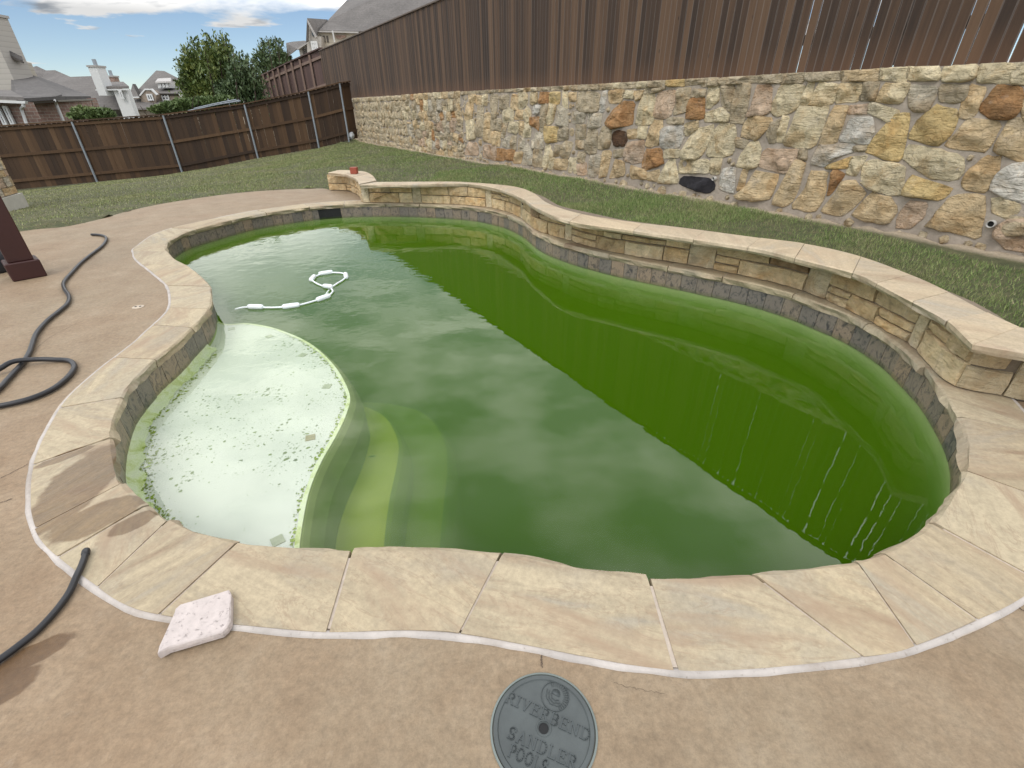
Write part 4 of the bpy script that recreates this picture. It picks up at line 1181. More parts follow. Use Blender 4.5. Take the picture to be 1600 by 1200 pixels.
# small chink stones in the wider joints
def seg_dist(p, poly):
    a = np.asarray(poly); b = np.roll(a, -1, 0); ab = b - a
    t = np.clip(((p - a) * ab).sum(1) / ((ab * ab).sum(1) + 1e-12), 0, 1)
    return float(np.min(np.linalg.norm(a + t[:, None] * ab - p, axis=1)))
rest = MB()
_boxes = [(q[:, 0].min() - .12, q[:, 0].max() + .12, q[:, 1].min() - .12, q[:, 1].max() + .12, q) for _, q in polys]
_placed = []
rf = random.Random(77)
_s0, _s1 = min(p[:, 0].min() for _, p in polys), max(p[:, 0].max() for _, p in polys)
for k_ in range(3600):
    p = np.array([rf.uniform(_s0, _s1 + 0.15), rf.uniform(WALL_BASE + 0.02, 1.60)])
    if p[1] > wtop(p[0]) - 0.05: continue
    near_ = [q for (x0, x1, z0, z1, q) in _boxes if x0 < p[0] < x1 and z0 < p[1] < z1]
    if any(inside(q, p[None])[0] for q in near_): continue
    d_ = min([seg_dist(p, q) for q in near_] + [0.16]) - (0.038 if p[0] > S_PACK else 0.033)
    d_ = min([d_] + [np.linalg.norm(p - c_) - r_ - 0.012 for c_, r_ in _placed if abs(c_[0] - p[0]) < .3])
    if d_ < (0.030 if p[1] < WALL_BASE + 0.16 else 0.020): continue
    r_ = min(d_, 0.10); _placed.append((p, r_))
    th = rf.uniform(0, 6.28); kk = rf.choice([4, 5, 6])
    pl_ = [(p[0] + r_ * rf.uniform(.85, 1.1) * math.cos(th + 6.283 * j / kk), p[1] + r_ * rf.uniform(.85, 1.1) * math.sin(th + 6.283 * j / kk)) for j in range(kk)]
    V, F, c, _ = rock_geom(pl_, 7000 + k_, 0.030, 9, 0.004)
    rest.add(V @ E3 + wall_pt(c[0], c[1], 0), F)
# the far stretch and the stretch out of the picture on the right
s_tr_far = max(p[:, 0].max() for _, p in polys)
s_tr_near = min(p[:, 0].min() for _, p in polys)
def rubble(s0, s1, seed):
    r = random.Random(seed); out = []
    rows = [WALL_BASE - 0.03]
    while rows[-1] < WALL_TOP - 0.16 - 0.1: rows.append(rows[-1] + r.uniform(0.17, 0.26))
    rows[-1] = WALL_TOP - 0.155
    rows.append(WALL_TOP - 0.008)
    for k in range(len(rows) - 1):
        a, b = rows[k], rows[k + 1]
        top = k == len(rows) - 2
        s = s0 + r.uniform(0, 0.1)
        while s < s1:
            w = r.uniform(0.16, 0.36) if not top else r.uniform(0.22, 0.42)
            j = (lambda: r.uniform(-0.045, 0.045)) if not top else (lambda: r.uniform(-0.008, 0.008))
            g = 0.014
            if w > 0.22 and not top and r.random() < 0.28:
                mid = a + (b - a) * r.uniform(0.4, 0.6)
                out.append([(s + g + j(), a + g + j()), (s + w - g + j(), a + g + j()), (s + w - g + j(), mid - g), (s + g, mid - g)])
                out.append([(s + g, mid + g), (s + w - g, mid + g), (s + w - g + j(), b - g + j()), (s + g + j(), b - g + j())])
            else:
                q = [(s + g + j(), a + g + j()), (s + w * r.uniform(.4, .6), a + g * 0.4 + j()), (s + w - g + j(), a + g + j()), (s + w - g + j(), b - g + j()), (s + g + j(), b - g + j())]
                out.append(q)
            s += w
    return out
fr = rubble(s_tr_far + 0.01, S_END - 0.02, 3)
fr.sort(key=lambda q: q[0][0])
for i, q in enumerate(fr):
    code = random.choices('mtcgpo', [5, 3, 2, 2, 1, .5])[0]
    col = np.array(PAL[code]) * random.uniform(0.82, 1.05)
    if stone_n < 296:
        put_rock(q, col, 3000 + i, 0.06); stone_n += 1
    else:
        V, F, c, _ = rock_geom(q, 3000 + i, 0.045, 9)
        rest.add(V @ E3 + wall_pt(c[0], c[1], 0), F)
for i, q in enumerate(rubble(S_NEAR + 0.05, s_tr_near - 0.03, 4)):
    V, F, c, _ = rock_geom(q, 5000 + i, 0.05, 9)
    rest.add(V @ E3 + wall_pt(c[0], c[1], 0), F)
o = rest.build("rubble_stones", M['rock'], rwl, smooth=True, color=(0.52, 0.43, 0.285), fix=False); o['kind'] = 'stuff'
# weep pipes
for (px, py), r in (((1115.5, 279), 0.020), ((1548.5, 350), 0.026)):
    c = on_wall([(px, py)], 0.03)[0]
    d = np.array([WALL_N[0], WALL_N[1], 0])
    n = 16; V = []
    A = np.array([WALL_D[0], WALL_D[1], 0]); B = np.array([0, 0, 1.0])
    for rad, dep in ((r * 1.18, -0.03), (r * 1.18, 0.02), (r * 0.95, 0.02), (r * 0.95, -0.10)):
        for k in range(n):
            a = 2 * math.pi * k / n
            V.append(c + d * dep + (A * math.cos(a) + B * math.sin(a)) * rad)
    F = [(q * n + k, q * n + (k + 1) % n, (q + 1) * n + (k + 1) % n, (q + 1) * n + k) for q in range(3) for k in range(n)]
    p = mesh("weep_pipe", V, F, M['pvc'], rwl, smooth=True)
    V2 = [c + d * -0.012 + (A * math.cos(2 * math.pi * k / n) + B * math.sin(2 * math.pi * k / n)) * r * 0.94 for k in range(n)]
    mesh("pipe_dark", V2, [tuple(range(n))], M['black'], rwl)

# ================================================================== FENCES
def board_mesh(name, w, h, t, mat, seed):
    r = np.random.default_rng(seed)
    v = [(-w / 2, -t / 2, 0), (w / 2, -t / 2, 0), (w / 2, t / 2, 0), (-w / 2, t / 2, 0),
         (-w / 2, -t / 2, h - 0.03), (w / 2, -t / 2, h - 0.03), (w / 2, t / 2, h - 0.03), (-w / 2, t / 2, h - 0.03),
         (-w / 2 + 0.03, -t / 2, h), (w / 2 - 0.03, -t / 2, h), (w / 2 - 0.03, t / 2, h), (-w / 2 + 0.03, t / 2, h)]
    f = [(0, 1, 5, 4), (1, 2, 6, 5), (2, 3, 7, 6), (3, 0, 4, 7), (3, 2, 1, 0), (4, 5, 9, 8), (5, 6, 10, 9), (6, 7, 11, 10), (7, 4, 8, 11), (8, 9, 10, 11)]
    return mesh_data(name, v, f, mat)
def board_obj(me, P, ang, parent, sx=1.0, sz=1.0, lean=0.0):
    o = bpy.data.objects.new("board", me); link(o, parent)
    o.location = np.asarray(P) - wloc(parent)
    o.rotation_euler = (0, lean, ang)
    o.scale = (sx, 1, sz)
    return o
# --- the tall fence on the wall
fence = thing("tall_board_fence", "tall dark weathered board fence standing on the stone retaining wall", "fence", wall_pt(2, WALL_TOP, -0.2))
FS_FAR = float(wall_s(on_wall([(500, 90)], -0.16))[0])
bank = [board_mesh("board", 0.089, FENCE_TOP - WALL_TOP + 0.03, 0.018, M['fence_up'], k) for k in range(3)]
ang = math.atan2(WALL_D[1], WALL_D[0])
s = -9.0; k = 0
S_R0 = float(wall_s(on_wall([(1210, 60)], -0.16))[0])
while s < FS_FAR:
    w = 0.089 * random.uniform(0.96, 1.03)
    gap = random.choice([0.0006, 0.001, 0.002]) if s > S_R0 else random.choice([0.0005, 0.001, 0.002, 0.003, 0.005, 0.014])
    if s < -4.4: gap = random.choice([0.0005, 0.002, 0.004, 0.009, 0.013])
    P = wall_pt(s + w / 2, wtop(s) - 0.018 - random.uniform(0, .012), -0.16 + random.uniform(-.006, .006))
    board_obj(random.choice(bank), P, ang, fence, w / 0.089, random.uniform(0.995, 1.006), random.gauss(0, 0.0025))
    s += w + gap; k += 1
mb = MB()
for z in (WALL_TOP + 0.25, WALL_TOP + 0.95, WALL_TOP + 1.6):
    MB().beam(wall_pt(-9, z, -0.205), wall_pt(FS_FAR, z, -0.205), 0.04, 0.09).build("rail", M['fence_up'], fence)
for q in np.arange(-8, FS_FAR, 2.44):
    MB().beam(wall_pt(q, WALL_TOP - 0.02, -0.28), wall_pt(q, FENCE_TOP - 0.05, -0.28), 0.09, 0.09, (1, 0, 0)).build("post", M['fence_up'], fence)
MB().beam(wall_pt(-9, FENCE_TOP + 0.018, -0.165), wall_pt(FS_FAR, FENCE_TOP + 0.018, -0.165), 0.09, 0.03).build("cap_rail", M['fence_up'], fence)

# --- the next yard's fence, rails towards us
ff = thing("neighbour_fence", "reddish board fence with pale posts and rails running on beyond the tall dark fence", "fence", wall_pt(FS_FAR + 4, 1.4, -0.3))
tops = [(405,120),(412,117),(419,114),(427,110),(435,106),(446,101),(456,97),(469,92),(484,85)]
NF0 = on_wall([(500, 76)], -0.16)[0]; NF1 = far([(402, 121.5)], NF0[1] + 6.0)[0]
nd = (NF1 - NF0)[:2]; NFL = np.linalg.norm(nd); nd /= NFL; nn = np.array([-nd[1], nd[0]])
if nn @ (-NF0[:2]) < 0: nn = -nn
def nf_pt(s_, z_, o_=0.0): return np.array([*(NF0[:2] + nd * s_ + nn * o_), z_])
def nf_hit(p):
    d_ = rays([p])[0]; t_ = ((NF0 - CAM_POS)[:2] @ nn) / (d_[:2] @ nn); q_ = CAM_POS + t_ * d_
    return float((q_[:2] - NF0[:2]) @ nd), q_[2]
_h = [nf_hit(p) for p in ((500,76),(460,94),(430,108),(402,121.5))]
FT_S, FT_Z = np.array([q_[0] for q_ in _h]), np.array([q_[1] for q_ in _h])
zt = lambda s_: float(np.interp(s_, FT_S, FT_Z))
nang = math.atan2(nd[1], nd[0])
MB_ = board_mesh("board", 0.14, 2.6, 0.018, M['fence_far'], 3)
s = 0.01
while s < FT_S[-1]:
    w = 0.146
    board_obj(MB_, nf_pt(s + w / 2, zt(s + w / 2) - 2.6, -0.06), nang, ff, w / 0.14, 1.0)
    s += w + 0.003
for zz in (0.28, 1.30):
    for i in range(len(FT_S) - 1):
        MB().beam(nf_pt(FT_S[i], FT_Z[i] - zz, -0.02), nf_pt(FT_S[i + 1], FT_Z[i + 1] - zz, -0.02), 0.05, 0.10).build("rail", M['rail_far'], ff)
for p in tops:
    s, z = nf_hit(p)
    MB().beam(nf_pt(s, z - 2.8, 0.03), nf_pt(s, z - 0.02, 0.03), 0.085, 0.085, (1, 0, 0)).build("post", M['rail_far'], ff)
for i in range(len(FT_S) - 1):
    MB().beam(nf_pt(FT_S[i], FT_Z[i] + 0.02, -0.05), nf_pt(FT_S[i + 1], FT_Z[i + 1] + 0.02, -0.05), 0.16, 0.05).build("cap_rail", M['fence_far'], ff)

# --- the lower stained fence at the left
FH = 1.83
PP = [((110,190),(154,285)),((253,180),(287,272)),((380,163),(405,248)),((480,143),(500,232)),((530,130),(546,220))]
FP5 = np.array([post_at(a, b, FH) for a, b in PP])
_A, _B = FP5[0][:2], 0.5 * (FP5[3] + FP5[4])[:2] + np.array([0.0, 0.25])
_u = (_B - _A) / np.linalg.norm(_B - _A); _n2 = np.array([-_u[1], _u[0]])
FHS = []
for k_, (a_, b_) in enumerate(PP):
    dd = rays([a_, b_])
    t_ = ((_A - CAM_POS[:2]) @ _n2) / (dd[:, :2] @ _n2)
    pt_, pb_ = CAM_POS + t_[0] * dd[0], CAM_POS + t_[1] * dd[1]
    FP5[k_] = (pt_[0] + pb_[0]) / 2, (pt_[1] + pb_[1]) / 2, pb_[2]
    FHS.append(pt_[2] - pb_[2])
FHS = [FHS[0], FHS[0]] + FHS + [FHS[-1]]
corner = np.array([*wall_pt(S_END, 0, 0.05)[:2], 0.0]); corner[2] = FP5[4][2] + 0.05
d0 = FP5[0] - FP5[1]
ext1 = FP5[0] + d0; ext2 = ext1 + d0
FL = np.vstack([ext2, ext1, FP5, corner])
lf = thing("stained_board_fence", "lower brown stained board fence with galvanised steel posts across the end of the lawn", "fence", FL[3])
LFB = [board_mesh("board", 0.138, FH - 0.02, 0.018, M['fence_left'], k) for k in range(2)]
for i in range(len(FL) - 1):
    a, b = FL[i], FL[i + 1]
    d = b - a; L = np.linalg.norm(d[:2]); u = d[:2] / L
    nrm = np.array([u[1], -u[0]])
    if nrm @ (-a[:2]) < 0: nrm = -nrm
    angl = math.atan2(u[1], u[0])
    n = max(1, int(L / 0.1415))
    w = L / n
    for k in range(n):
        t = (k + 0.5) / n
        P = a + d * t
        fh = FHS[i] * (1 - t) + FHS[i + 1] * t
        q = P[:2] - nrm * (0.055 + random.uniform(-.005, .005))
        board_obj(random.choice(LFB), (q[0], q[1], P[2] + 0.02), angl, lf, (w - random.choice([.001, .002, .004])) / 0.138, fh / FH * random.uniform(.995, 1.0), random.gauss(0, .003))
    for zz in (0.28, 1.02, 1.76):
        o3 = np.array([nrm[0], nrm[1], 0]) * -0.025
        MB().beam(a + o3 + [0, 0, zz * FHS[i] / FH], b + o3 + [0, 0, zz * FHS[i + 1] / FH], 0.038, 0.085).build("rail", M['fence_left'], lf)
    o3 = np.array([nrm[0], nrm[1], 0]) * -0.03
    MB().beam(a + o3 + [0, 0, FHS[i] + 0.018], b + o3 + [0, 0, FHS[i + 1] + 0.018], 0.14, 0.036).build("cap_rail", M['fence_left'], lf)
for i in range(len(FL) - 1):
    P = FL[i]
    MB().tube([P + [0, 0, -0.2], P + [0, 0, 0.6], P + [0, 0, FHS[i]]], 0.034, 10).build("post", M['galv'], lf, smooth=False)

# ================================================================== LAWN AND LAND
ctrl = []
for p in LE[::4]: ctrl.append((p[0], p[1], -0.03))
for p in SW.P[::10]: ctrl.append((p[0], p[1], 0.0))
for s in np.linspace(0.3, RW.L, 26):
    for d in (0.30, 0.42):
        q = RW.off(s, d)[0]; ctrl.append((q[0], q[1], 0.20 if s > 0.6 else 0.12))
for s in (0.8, 1.6, 2.5):
    q = RT.off(s, 0.3)[0]; ctrl.append((q[0], q[1], 0.21))
for s in np.linspace(-6, S_END, 40):
    q = wall_pt(s, 0, 0.0); ctrl.append((q[0], q[1], WALL_BASE + (0.05 if s < 2 else 0.02)))
for i in range(len(FL) - 1):
    for t in np.linspace(0, 1, 5)[:-1]:
        q = FL[i] * (1 - t) + FL[i + 1] * t; ctrl.append((q[0], q[1], q[2]))
        ctrl.append((q[0] - 0.6, q[1] + 1.5, q[2] - 0.1))
for q in ((-13, 8.5, -0.25), (-16, 12, -0.65), (-9.5, 10.5, -0.2)): ctrl.append(q)
for q in ((-45, 40, -1.6), (-20, 60, -1.6), (-60, 20, -1.8), (-120, 120, -3), (60, 150, -1.5), (150, 20, -1), (0, 160, -2), (-150, -40, -3), (0, -100, -1), (100, -80, -1), (-30, -30, -0.6), (20, -30, -0.4), (-200, 240, -4), (200, 240, -2)): ctrl.append(q)
ctrl = np.array(ctrl)
_k = lambda A, B: np.sqrt(((A[:, None, :] - B[None, :, :]) ** 2).sum(2) + 0.04)
Kc = _k(ctrl[:, :2], ctrl[:, :2]) + np.eye(len(ctrl)) * 0.02
mean_z = ctrl[:, 2].mean()
Wc = np.linalg.solve(Kc, ctrl[:, 2] - mean_z)
def land_z(P):
    P = np.atleast_2d(np.asarray(P, float))[:, :2]
    out = []
    for i in range(0, len(P), 20000):
        q = P[i:i + 20000]
        z = mean_z + _k(q, ctrl[:, :2]) @ Wc
        z += 0.012 * np.sin(q[:, 0] * 2.1 + 1) * np.cos(q[:, 1] * 1.7)
        out.append(z)
    return np.concatenate(out)
def mat_ground():
    m = NT("lawn_ground", 0.95)
    v = m.coord('Position')
    a = m.noise(v, 0.8, 6, 0.65); b = m.noise(v, 9, 6, 0.75); f = m.noise(v, 60, 4, 0.7)
    c = m.ramp(b, [(0.3, (0.040, 0.048, 0.018)), (0.5, (0.075, 0.080, 0.032)), (0.7, (0.135, 0.115, 0.060))])
    c = m.mix(m.ramp(a, [(0.45, 0), (0.7, .45)]), c, (0.15, 0.135, 0.065))
    # bare tan soil along the foot of the wall
    g = m.n.new("ShaderNodeNewGeometry")
    dt = m.n.new("ShaderNodeVectorMath"); dt.operation = 'DOT_PRODUCT'
    m.l.new(g.outputs['Position'], dt.inputs[0]); dt.inputs[1].default_value = (WALL_N[0], WALL_N[1], 0)
    dist = m.math('SUBTRACT', dt.outputs['Value'], float(WALL_M @ WALL_N))
    e = m.math('ADD', dist, m.math('MULTIPLY', m.math('SUBTRACT', b, 0.5), 0.22))
    soil = m.ramp(e, [(0.10, 1.0), (0.24, 0.0)])
    sc = m.mix(b, (0.34, 0.27, 0.185), (0.50, 0.42, 0.31))
    c = m.mix(soil, c, sc)
    c = m.mix(1.0, c, m.ramp(f, [(0.3, 0.7), (0.7, 1.25)]), 'MULTIPLY')
    m.color(c); m.normal(m.bump(m.math('ADD', b, m.math('MULTIPLY', f, .4)), 0.8, 0.03))
    return m.m
M['ground'] = mat_ground()
def axis(lo, hi, near_lo, near_hi, step):
    a = list(np.arange(near_lo, near_hi + 1e-6, step))
    x, st = near_hi, step
    while x < hi: st *= 1.3; x += st; a.append(x)
    x, st = near_lo, step
    while x > lo: st *= 1.3; x -= st; a.insert(0, x)
    return np.array(a)
gx, gy = axis(-420, 420, -17, 6.5, 0.22), axis(-260, 900, -1.0, 24, 0.22)
GX, GY = np.meshgrid(gx, gy)
PT = np.c_[GX.ravel(), GY.ravel()]
GZ = land_z(PT)
farm = np.maximum(np.abs(PT[:, 0]), np.abs(PT[:, 1])) > 150
GZ[farm] = np.clip(GZ[farm], -4, -1)
behind = ((PT - WALL_M) @ WALL_N) < -0.1
GZ[behind] = np.minimum(GZ[behind], 0.2)
# leave out what lies under deck, pool and walls
hole = np.vstack([dpoly[300:][::1], [at([(567, 317)])[0][:2]], RW.off(np.linspace(0, RW.L, 60), 0.16), RT.off(np.linspace(0.1, RT.L, 8), 0.16)])
hole = np.vstack([RW.off(np.linspace(0, RW.L, 60), 0.16), RT.off(np.linspace(0.3, RT.L, 8), 0.16), [[8.4, 0.9], [8.4, -3.9], [-12.9, -3.9], [-12.9, 6.15], [-9.0, 6.5]], LE + np.array([0.06, -0.10]), SW.off(np.linspace(0, SWL, 12), 0.16)])
ins = inside(hole, PT)
nx, ny = len(gx), len(gy)
idx = np.arange(nx * ny).reshape(ny, nx)
q = np.stack([idx[:-1, :-1], idx[:-1, 1:], idx[1:, 1:], idx[1:, :-1]], -1).reshape(-1, 4)
q = q[ins[q].sum(1) < 3]
# edge vertices inside the hole dip below the deck
GZ[ins] = np.where(ins[ins], np.minimum(GZ[ins], -0.16), 0) if False else GZ[ins]
dk = inside(np.vstack([[[8.4, 0.9], [8.4, -3.9], [-12.9, -3.9], [-12.9, 6.15], [-9.0, 6.5]], LE, SW.P[::6], OUT.off(np.linspace(0, OUT.L, 4), 0)[:0]]), PT) & ins
GZ[dk] = -0.10
for i_ in np.where(ins)[0]:
    dl = np.linalg.norm(LE - PT[i_], axis=1); j_ = int(np.argmin(dl))
    if dl[j_] < 0.34: PT[i_] = LE[j_]; GZ[i_] = -0.006
# a lip of soil that tucks under the deck's edge
LEP = Path(LE, 200); Sl = np.linspace(0, LEP.L, 200)
o1, o2 = LEP.off(Sl, 0.26), LEP.off(Sl, -0.26)
if np.mean(np.linalg.norm(o1 - np.array([-1.0, 4.0]), axis=1)) < np.mean(np.linalg.norm(o2 - np.array([-1.0, 4.0]), axis=1)): o1, o2 = o2, o1
n0 = len(PT)
PT = np.vstack([PT, o1, LEP.pos(Sl), o2]); GZ = np.r_[GZ, land_z(o1) + 0.003, np.full(200, -0.004), np.full(200, -0.06)]
k_ = np.arange(199)
q = np.vstack([q] + [np.stack([n0 + r_ * 200 + k_, n0 + r_ * 200 + k_ + 1, n0 + (r_ + 1) * 200 + k_ + 1, n0 + (r_ + 1) * 200 + k_], 1) for r_ in (0, 1)])
gm = mesh_data("lawn_ground", np.c_[PT, GZ], q, M['ground'], True)
ground = link(bpy.data.objects.new("lawn_ground", gm)); tag(ground, "lawn and land falling away behind the fences", None, None, 'structure')
# the neighbour's higher ground behind the wall
NP = [wall_pt(S_NEAR, 0, -0.42), wall_pt(S_END + 40, 0, -0.42), wall_pt(S_END + 40, 0, -60), wall_pt(S_NEAR, 0, -60)]
o = MB().prism([(p[0], p[1], WALL_TOP - 0.12) for p in NP], (0, 0, -3.0)).build("neighbour_ground", M['ground']); tag(o, "higher neighbouring ground behind the wall", None, None, 'structure')

# --- grass blades
def mat_grass():
    m = NT("grass_blades", 0.75)
    v = m.coord('Position')
    a = m.noise(v, 1.1, 5, 0.6); b = m.noise(v, 22, 3, 0.7); t = m.noise(v, 160, 2, 0.5)
    gi = m.n.new("ShaderNodeNewGeometry"); isl = gi.outputs['Random Per Island']
    f = m.math('ADD', m.math('MULTIPLY', isl, 0.75), m.math('MULTIPLY', b, 0.30))
    c = m.ramp(f, [(0.10, (0.062, 0.108, 0.022)), (0.40, (0.132, 0.205, 0.050)), (0.70, (0.220, 0.290, 0.088)), (0.95, (0.38, 0.39, 0.17))])
    c = m.mix(m.ramp(a, [(0.48, 0), (0.70, .7)]), c, m.mix(isl, (0.17, 0.170, 0.065), (0.40, 0.35, 0.185)))
    c = m.mix(m.ramp(isl, [(0.90, 0), (0.92, .8)]), c, (0.34, 0.29, 0.17))
    # the open lawn towards the far fence is drier
    g = m.n.new("ShaderNodeNewGeometry"); sp = m.n.new("ShaderNodeSeparateXYZ"); m.l.new(g.outputs['Position'], sp.inputs[0])
    dry = m.ramp(m.math('MULTIPLY', m.math('SUBTRACT', -1.5, sp.outputs['X']), 0.14), [(0.0, 0.0), (1.0, 0.62)])
    c = m.mix(dry, c, m.mix(isl, (0.18, 0.190, 0.075), (0.42, 0.39, 0.21)))
    m.color(c)
    m.b.inputs['Subsurface Weight'].default_value = 0.0
    return m.m
M['grass'] = mat_grass()
lawn_poly = np.vstack([LE, SW.off(np.linspace(0, SWL, 10), 0.33), RW.off(np.linspace(0.3, RW.L, 60), 0.335), RT.off(np.linspace(0.35, RT.L, 6), 0.33),
                       [wall_pt(-4.5, 0, 0.0)[:2]], [wall_pt(S_END, 0, 0.0)[:2]], FL[::-1][1:, :2], [[-14, 6.3], [-9.0, 6.6]]])
def blades(n, box, hmean, wmean, seed, dens):
    r = np.random.default_rng(seed)
    P = np.c_[r.uniform(box[0], box[1], n), r.uniform(box[2], box[3], n)]
    P = P[inside(lawn_poly, P)]
    dw = (P - WALL_M) @ WALL_N
    nz = np.array([noise.noise(Vector((p[0] * 3, p[1] * 3, 0))) for p in P]) if len(P) < 150000 else r.normal(0, .3, len(P))
    k = dw > 0.15 + 0.10 * nz
    thin = np.array([noise.noise(Vector((p[0] * 1.3, p[1] * 1.3, 9))) for p in P])
    k &= r.random(len(P)) < np.clip(dens + 1.2 * thin, 0.25, 1)
    return P[k]
def grass_mesh(name, sets, label):
    allV = []; 
    for P, hm, wm, seed in sets:
        r = np.random.default_rng(seed); n = len(P)
        z = land_z(P) - 0.004
        a = r.uniform(0, 2 * np.pi, n); h = hm * r.uniform(0.5, 1.35, n); w = wm * r.uniform(0.6, 1.4, n)
        lean = r.uniform(0.15, 0.9, n) * h; la = r.uniform(0, 2 * np.pi, n)
        bx, by = np.cos(a) * w / 2, np.sin(a) * w / 2
        V = np.empty((n, 3, 3))
        V[:, 0] = np.c_[P[:, 0] - bx, P[:, 1] - by, z]; V[:, 1] = np.c_[P[:, 0] + bx, P[:, 1] + by, z]
        V[:, 2] = np.c_[P[:, 0] + np.cos(la) * lean, P[:, 1] + np.sin(la) * lean, z + h]
        allV.append(V.reshape(-1, 3))
    V = np.concatenate(allV); nf = len(V) // 3
    me = bpy.data.meshes.new(name)
    me.vertices.add(len(V)); me.vertices.foreach_set('co', V.ravel())
    me.loops.add(nf * 3); me.loops.foreach_set('vertex_index', np.arange(nf * 3))
    me.polygons.add(nf); me.polygons.foreach_set('loop_start', np.arange(0, nf * 3, 3)); me.polygons.foreach_set('loop_total', np.full(nf, 3))
    me.update(); me.validate()
    me.materials.append(M['grass'])
    o = link(bpy.data.objects.new(name, me)); tag(o, label, None, None, 'stuff')
    return o
sets = [(blades(150000, (0.3, 5.2, 1.6, 7.0), 0, 0, 1, .85), 0.036, 0.0042, 11),
        (blades(90000, (-1.5, 3.5, 5.5, 11.0), 0, 0, 2, .8), 0.036, 0.007, 12),
        (blades(80000, (-7.5, 1.6, 8.5, 16.0), 0, 0, 3, .8), 0.028, 0.011, 13),
        (blades(60000, (-7.5, -1.0, 13.0, 21.5), 0, 0, 4, .8), 0.028, 0.016, 14),
        (blades(90000, (-14.5, -5.0, 6.5, 20.5), 0, 0, 5, .8), 0.026, 0.013, 15)]
grass_mesh("lawn_grass", sets, "short mown grass of the lawn, drier towards the far fence")

# ================================================================== HOUSES
def mat_shingle(name, c):
    m = NT(name, 0.95)
    v = m.coord('Position')
    g = m.n.new("ShaderNodeNewGeometry"); sp = m.n.new("ShaderNodeSeparateXYZ"); m.l.new(g.outputs['Position'], sp.inputs[0])
    n = m.noise(v, 7, 5, 0.8); b = m.noise(v, 0.7, 3)
    row = m.math('FRACT', m.math('MULTIPLY', sp.outputs['Z'], 7.5))
    col = m.mix(1.0, c, m.ramp(n, [(0.3, 0.72), (0.7, 1.3)]), 'MULTIPLY')
    col = m.mix(1.0, col, m.ramp(b, [(0.35, 0.88), (0.65, 1.12)]), 'MULTIPLY')
    col = m.mix(1.0, col, m.ramp(row, [(0.0, 0.78), (0.2, 1.0)]), 'MULTIPLY')
    m.color(col); return m.m
def mat_siding(name, c, pitch=5.0):
    m = NT(name, 0.8)
    g = m.n.new("ShaderNodeNewGeometry"); sp = m.n.new("ShaderNodeSeparateXYZ"); m.l.new(g.outputs['Position'], sp.inputs[0])
    row = m.math('FRACT', m.math('MULTIPLY', sp.outputs['Z'], pitch))
    m.color(m.mix(1.0, c, m.ramp(row, [(0.0, 0.70), (0.14, 1.0), (1.0, 1.05)]), 'MULTIPLY'))
    return m.m
def mat_brick(name, c1, c2, mort):
    m = NT(name, 0.9)
    g = m.n.new("ShaderNodeNewGeometry"); sp = m.n.new("ShaderNodeSeparateXYZ"); m.l.new(g.outputs['Position'], sp.inputs[0])
    cb = m.n.new("ShaderNodeCombineXYZ")
    m.l.new(m.math('ADD', sp.outputs['X'], m.math('MULTIPLY', sp.outputs['Y'], 0.7)), cb.inputs[0]); m.l.new(sp.outputs['Z'], cb.inputs[1])
    t = m.n.new("ShaderNodeTexBrick"); m.l.new(cb.outputs[0], t.inputs['Vector'])
    t.inputs['Color1'].default_value = (*c1, 1); t.inputs['Color2'].default_value = (*c2, 1); t.inputs['Mortar'].default_value = (*mort, 1)
    t.inputs['Scale'].default_value = 2.2; t.inputs['Mortar Size'].default_value = 0.02
    m.color(m.mix(1.0, t.outputs['Color'], m.ramp(m.noise(m.coord('Position'), 3, 5, .7), [(0.3, 0.75), (0.7, 1.25)]), 'MULTIPLY'))
    return m.m
M['roof'] = mat_shingle("grey_shingles", (0.105, 0.098, 0.093))
M['roof2'] = mat_shingle("brown_grey_shingles", (0.130, 0.119, 0.110))
M['siding'] = mat_siding("tan_siding", (0.42, 0.38, 0.31))
M['siding_grey'] = mat_siding("grey_siding", (0.40, 0.37, 0.33))
M['brick'] = mat_brick("red_brown_brick", (0.21, 0.125, 0.10), (0.28, 0.18, 0.14), (0.33, 0.29, 0.25))
M['stone_far'] = mat_brick("tan_stone_veneer", (0.30, 0.235, 0.18), (0.22, 0.17, 0.13), (0.33, 0.30, 0.26))
M['trim'] = plain("white_trim_paint", (0.62, 0.62, 0.61), 0.5, 0.04)
M['trim_dark'] = plain("dark_fascia", (0.085, 0.072, 0.062), 0.6)
M['trim_grey'] = plain("grey_trim", (0.36, 0.34, 0.32), 0.6)
_g = NT("window_glass", 0.08); _g.color((0.035, 0.045, 0.055)); _g.b.inputs['Specular IOR Level'].default_value = 0.6
M['glass'] = _g.m
def P3(*v):
    return np.array([far([(x, y)], d)[0] for x, y, d in v])
def poly_part(name, pts, ext, mat, parent, tri=False):
    return MB().prism(P3(*pts), ext).build(name, mat, parent)
def faces_part(name, polys, ext, mat, parent):
    mb = MB()
    for q in polys: mb.prism(P3(*q), ext)
    return mb.build(name, mat, parent)
def wall_down(name, pts, depth, zb, mat, parent):
    """a wall from its top line (px, py, dist) down to zb"""
    T = P3(*pts); mb = MB()
    for a, b in zip(T[:-1], T[1:]):
        mb.prism([a, b, (b[0], b[1], zb), (a[0], a[1], zb)], (0, depth, 0))
    return mb.build(name, mat, parent)
